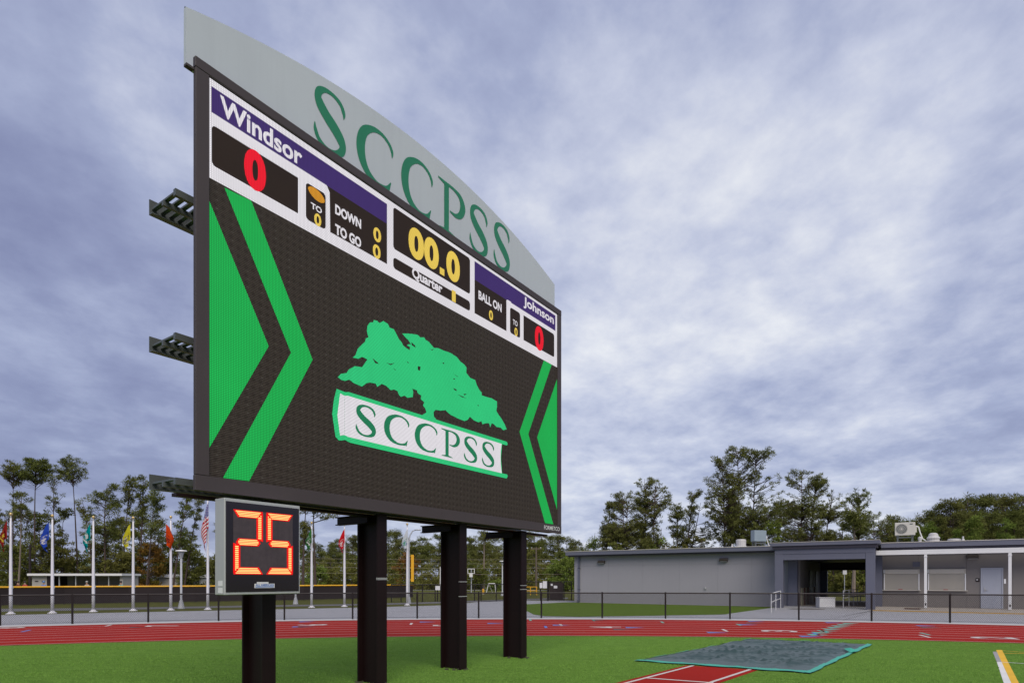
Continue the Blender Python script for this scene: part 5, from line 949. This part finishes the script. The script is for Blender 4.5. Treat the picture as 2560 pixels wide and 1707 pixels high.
# ground cover under the trees: nobody could count it
rng = np.random.default_rng(5); n = 4200
xs = rng.uniform(-95, 95, n); ys = np.where(xs > 8, rng.uniform(96, 118, n), rng.uniform(98, 126, n)); cen = np.stack([xs, ys, rng.uniform(0.2, 1.0, n)*rng.uniform(0.5, 5.5, n)], 1)
v, tn = foliage(cen, rng.uniform(0.7, 1.5, n), 26, 0.30, 0.20, np.clip(rng.normal(0.4, 0.28, n), 0, 1), 0.3, 0.8, rng)
ug = leaves_obj('undergrowth', v, tn, M_LEAF); tag(ug, 'dark tangled undergrowth beneath the trees', 'undergrowth', kind='stuff')

# ------------------------------------------------------------------ tarp over the jump pit
TL, TT, TR, TB = Vector((2.38,11.91,0)), Vector((6.43,16.43,0)), Vector((8.87,15.0,0)), Vector((5.11,10.36,0))
tp = thing('jump_pit_tarp', 'dark grey-green tarp with teal hem spread over the jump pit', 'tarp', TL)
from mathutils import noise as mn
def tz(p, u, v):
    e_ = min(u, 1-u, v, 1-v); f = min(1.0, e_*9)
    a = mn.noise(Vector((p.x*1.1+p.y*0.5, p.y*0.35-p.x*0.2, 3.1)))*0.04 + mn.noise(Vector((p.x*2.0+p.y*2.5, p.y*0.9-p.x*0.6, 7.7)))*0.018 + mn.noise(Vector((p.x*8, p.y*5, 1.7)))*0.010
    rdg = (1-abs(mn.noise(Vector((p.x*0.9-p.y*1.3, p.x*0.5+p.y*0.4, 9.2)))))**14*0.06 + (1-abs(mn.noise(Vector((p.x*1.7+p.y*0.9, p.y*1.9-p.x*0.7, 5.2)))))**16*0.025 + (1-abs(mn.noise(Vector((p.x*0.5+p.y*2.4, p.y*0.6, 2.2)))))**16*0.045
    return 0.016 + f*(0.012+max(-0.012, a)*0.75+rdg*0.9) + 0.006*mn.noise(Vector((p.x*3, p.y*3, 4)))
def tpt(u, v, up=0.0):
    p = TL*(1-u)*(1-v) + TB*u*(1-v) + TR*u*v + TT*(1-u)*v
    wob = 0.05*math.sin(u*23+v*3)+0.04*math.sin(v*31+u*5)
    if u in (0.0, 1.0) or v in (0.0, 1.0): p = p + Vector((wob, wob*0.6, 0))*0.8
    q = p - TL; q.z = tz(p, u, v) + up; return q
nu, nv = 70, 110; vs = [tpt(i/nu, j/nv) for i in range(nu+1) for j in range(nv+1)]; fs = [(i*(nv+1)+j, (i+1)*(nv+1)+j, (i+1)*(nv+1)+j+1, i*(nv+1)+j+1) for i in range(nu) for j in range(nv)]
tm = NT('tarp_fabric'); v_ = tm.coord(); n_ = tm.noise(v_, 1.3, 5, 0.6); f_ = tm.noise(v_, 120, 2, 0.6); tm.bsdf(tm.mix(n_, (0.020,0.040,0.040), (0.050,0.092,0.090)), 0.40, 0, 0.5, tm.bump(tm.math('ADD', tm.math('MULTIPLY', f_, 0.05), tm.noise(tm.mapping(v_, (1.0, 3.2, 1), (0,0,0.7)), 1.6, 4, 0.55, 1.2)), 0.22, 0.04))
mobj('tarp_sheet', vs, fs, tm.m, tp, smooth=True)
def hem(pts_in, name='hem'):
    n = len(pts_in); vs = [p for pr in pts_in for p in pr]; mobj(name, vs, [(2*i, 2*i+2, 2*i+3, 2*i+1) for i in range(n-1)], M_TEAL, tp, smooth=True)
hw = 0.045; N_ = 90
hem([(tpt(0.0, j/N_, 0.012), tpt(0.018, j/N_, 0.016)) for j in range(N_+1)]); hem([(tpt(1.0, j/N_, 0.012), tpt(0.968, j/N_, 0.016)) for j in range(N_+1)])
hem([(tpt(i/N_, 0.0, 0.011), tpt(i/N_, 0.020, 0.015)) for i in range(N_+1)]); hem([(tpt(i/N_, 1.0, 0.011), tpt(i/N_, 0.985, 0.015)) for i in range(N_+1)])
fl = tpt(0.985, 0.62); mobj('folded_corner', [fl+Vector(d) for d in ((-0.12,-0.14,0.02),(0.10,-0.02,0.05),(0.16,0.30,0.03),(-0.10,0.16,0.07),(0.0,0.08,0.10))], [(0,1,4),(1,2,4),(2,3,4),(3,0,4)], M_TEAL, tp)
# ------------------------------------------------------------------ seated spectators behind the outfield fence
SKIN = paint('skin', (0.42, 0.26, 0.19), 0.6, dirt=0.05)
def person(px, Z, shirt, hair, label):
    b = thing('bench', f'low bench carrying the spectator in {shirt[1]}', 'bench', base_at(px, Z), 0, 'benches behind the outfield fence'); bx('seat', M_ALU, b, -0.5, 0.5, -0.15, 0.2, 0.40, 0.44); [bx('leg', M_ALU, b, x-0.03, x+0.03, -0.1, 0.15, 0, 0.399) for x in (-0.4, 0.4)]
    J = []; E_ = []; Rr = []
    def V(x, y, z, r): J.append((x, y, z)); Rr.append(r); return len(J)-1
    pel = V(0,0.02,0.52,0.14); ab = V(0,0.03,0.72,0.13); chs = V(0,0.03,0.95,0.155); nk = V(0,0.02,1.11,0.055); hd0 = V(0,0.0,1.19,0.085); hd1 = V(0,0.0,1.30,0.09); E_ += [(pel,ab),(ab,chs),(chs,nk),(nk,hd0),(hd0,hd1)]
    for s in (-1, 1):
        hp = V(s*0.09,-0.02,0.51,0.085); kn = V(s*0.11,-0.42,0.52,0.062); an = V(s*0.11,-0.46,0.09,0.042); to = V(s*0.12,-0.60,0.04,0.035); E_ += [(pel,hp),(hp,kn),(kn,an),(an,to)]
        sh_ = V(s*0.18,0.03,1.03,0.06); el = V(s*0.24,-0.06,0.78,0.045); wr = V(s*0.16,-0.28,0.64,0.03); pm = V(s*0.14,-0.34,0.62,0.03); E_ += [(chs,sh_),(sh_,el),(el,wr),(wr,pm)]
        for q in range(4):
            f1 = V(s*(0.115+0.018*q),-0.39-0.004*(q % 3),0.61,0.009); f2 = V(s*(0.115+0.018*q),-0.42,0.595,0.008); E_ += [(pm,f1),(f1,f2)]
        t1 = V(s*0.10,-0.33,0.60,0.010); E_.append((wr,t1))
    me = bpy.data.meshes.new('body'); me.from_pydata(J, E_, []); o = bpy.data.objects.new('body', me); C.objects.link(o); md = o.modifiers.new('skin', 'SKIN'); 
    for i, sv in enumerate(me.skin_vertices[0].data): sv.radius = (Rr[i], Rr[i]); sv.use_root = (i == 0)
    o.modifiers.new('sub', 'SUBSURF').levels = 1
    m2 = bpy.data.meshes.new_from_object(o.evaluated_get(bpy.context.evaluated_depsgraph_get())); bpy.data.objects.remove(o)
    m2.materials.clear(); [m2.materials.append(x) for x in (shirt[0], SKIN, M_DARK)]
    for p in m2.polygons:
        c = p.center; p.material_index = 1 if (c.z > 1.08 or (abs(c.x) > 0.07 and c.y < -0.15 and 0.57 < c.z < 0.72 and abs(c.x) < 0.26 and c.z > 0.575)) else 2 if c.z < 0.60 else 0
    pr = thing('person', label, 'person', base_at(px, Z)+Vector((0,0,0.0)), 0, 'people seated beyond the outfield fence'); body = inst('body', m2, pr); body.location.z = 0.045
    MB().lathe([(0.10,1.30),(0.115,1.36),(0.10,1.43),(0.04,1.47)], 10).build('hair', hair, pr, smooth=True).location = (0, 0.01, 0.03)
for px, c, nm, hr in ((45,(0.10,0.02,0.02),'a dark maroon shirt',M_DARK),(62,(0.35,0.03,0.04),'a red shirt',M_DARK),(109,(0.10,0.20,0.50),'a light blue shirt',paint('blue_cap',(0.12,0.25,0.55),0.6)),(217,(0.35,0.33,0.30),'a pale shirt',M_BLK),(302,(0.05,0.30,0.32),'a teal shirt',M_DARK)):
    person(px, 60, (paint('shirt_'+nm.split()[1]+nm.split()[2], c, 0.8), nm), hr, f'person in {nm} seated beyond the yellow-capped fence')

# ------------------------------------------------------------------ short turf blades where the camera is near enough to tell them
def in_quad(x, y, q):
    ins = np.ones(len(x), bool); q = [(p[0], p[1]) for p in q]; area = sum(q[i][0]*q[(i+1) % len(q)][1]-q[(i+1) % len(q)][0]*q[i][1] for i in range(len(q))); sg = 1 if area > 0 else -1
    for i in range(len(q)):
        (ax_, ay_), (bx_, by_) = q[i], q[(i+1) % len(q)]; ins &= sg*((bx_-ax_)*(y-ay_)-(by_-ay_)*(x-ax_)) > 0
    return ins
rng = np.random.default_rng(9); n = 260000
Y = 8.6 + 9.6*rng.random(n)**1.25; X = (rng.random(n)*2-1)*0.90*Y
keep = (np.hypot(X-TC.x, Y-TC.y) < RIN-0.12) & ~in_quad(X, Y, [TL, TB, TR, TT]) & ~in_quad(X, Y, rw) & ~in_quad(X, Y, [y0, y1, ext(y1, yb1, 9), ext(y0, yb0, 9)]) & ~in_quad(X, Y, [g0, g1, gm1, gm0]) & ~in_quad(X, Y, [gm0, gm1, ext(gm1, wb1, 8), ext(gm0, wb0, 8)])
for a_, b_ in ((c4(2150,537), c4(2600,570)), (c4(2165,562), c4(2600,561)), (c4(2140,642), c4(2600,672))):
    d_ = (b_-a_).normalized(); keep &= np.abs((X-a_.x)*(-d_.y)+(Y-a_.y)*d_.x) > 0.05
X, Y = X[keep], Y[keep]; n = len(X); an = rng.random(n)*math.pi; hh = 0.008+0.012*rng.random(n); ww = 0.004+0.006*rng.random(n)
patch = np.array([mn.noise(Vector((x*0.5, y*1.2, 0.3)))*0.5 + mn.noise(Vector((x*2.1, y*4.0, 2.3)))*0.35 for x, y in zip(X, Y)])
hh *= np.clip(1.0+patch*0.9, 0.35, 1.8)
v = np.empty((n*3, 3)); cx_, sx_ = np.cos(an)*ww, np.sin(an)*ww
v[0::3] = np.stack([X-cx_, Y-sx_, np.full(n, 0.0035)], 1); v[1::3] = np.stack([X+cx_, Y+sx_, np.full(n, 0.003)], 1); v[2::3] = np.stack([X+rng.normal(size=n)*0.007+0.003, Y+rng.normal(size=n)*0.007, hh], 1)
tb = leaves_obj('turf_blades', v, np.repeat(np.clip(0.45+patch*0.45+rng.normal(size=n)*0.16, 0, 1), 3), M_BLADE, field); tag(tb, kind='stuff')
# crumb rubber and dirt scraped up round the foot of each post
for s_ in SP:
    c = -SN*DPL + SD*s_ - SN*0.36
    mm_ = MB()
    for k in range(16):
        a = random.random()*6.28; r_ = 0.17+0.10*random.random(); p = c + SD*(math.cos(a)*r_*0.75) - SN*(math.sin(a)*r_*1.15); z_ = 0.015+0.02*random.random(); w_ = 0.015+0.03*random.random()
        mm_.lathe([(w_, 0), (w_*0.8, z_*0.6), (w_*0.2, z_)], 5, (p.x-c.x, p.y-c.y, 0.003))
    o_ = mm_.build('crumb_rubber', paint('crumb_dirt', (0.05, 0.055, 0.03), 0.95)); o_.location = c; tag(o_, 'crumb rubber and dirt scraped up round a scoreboard post', kind='stuff')
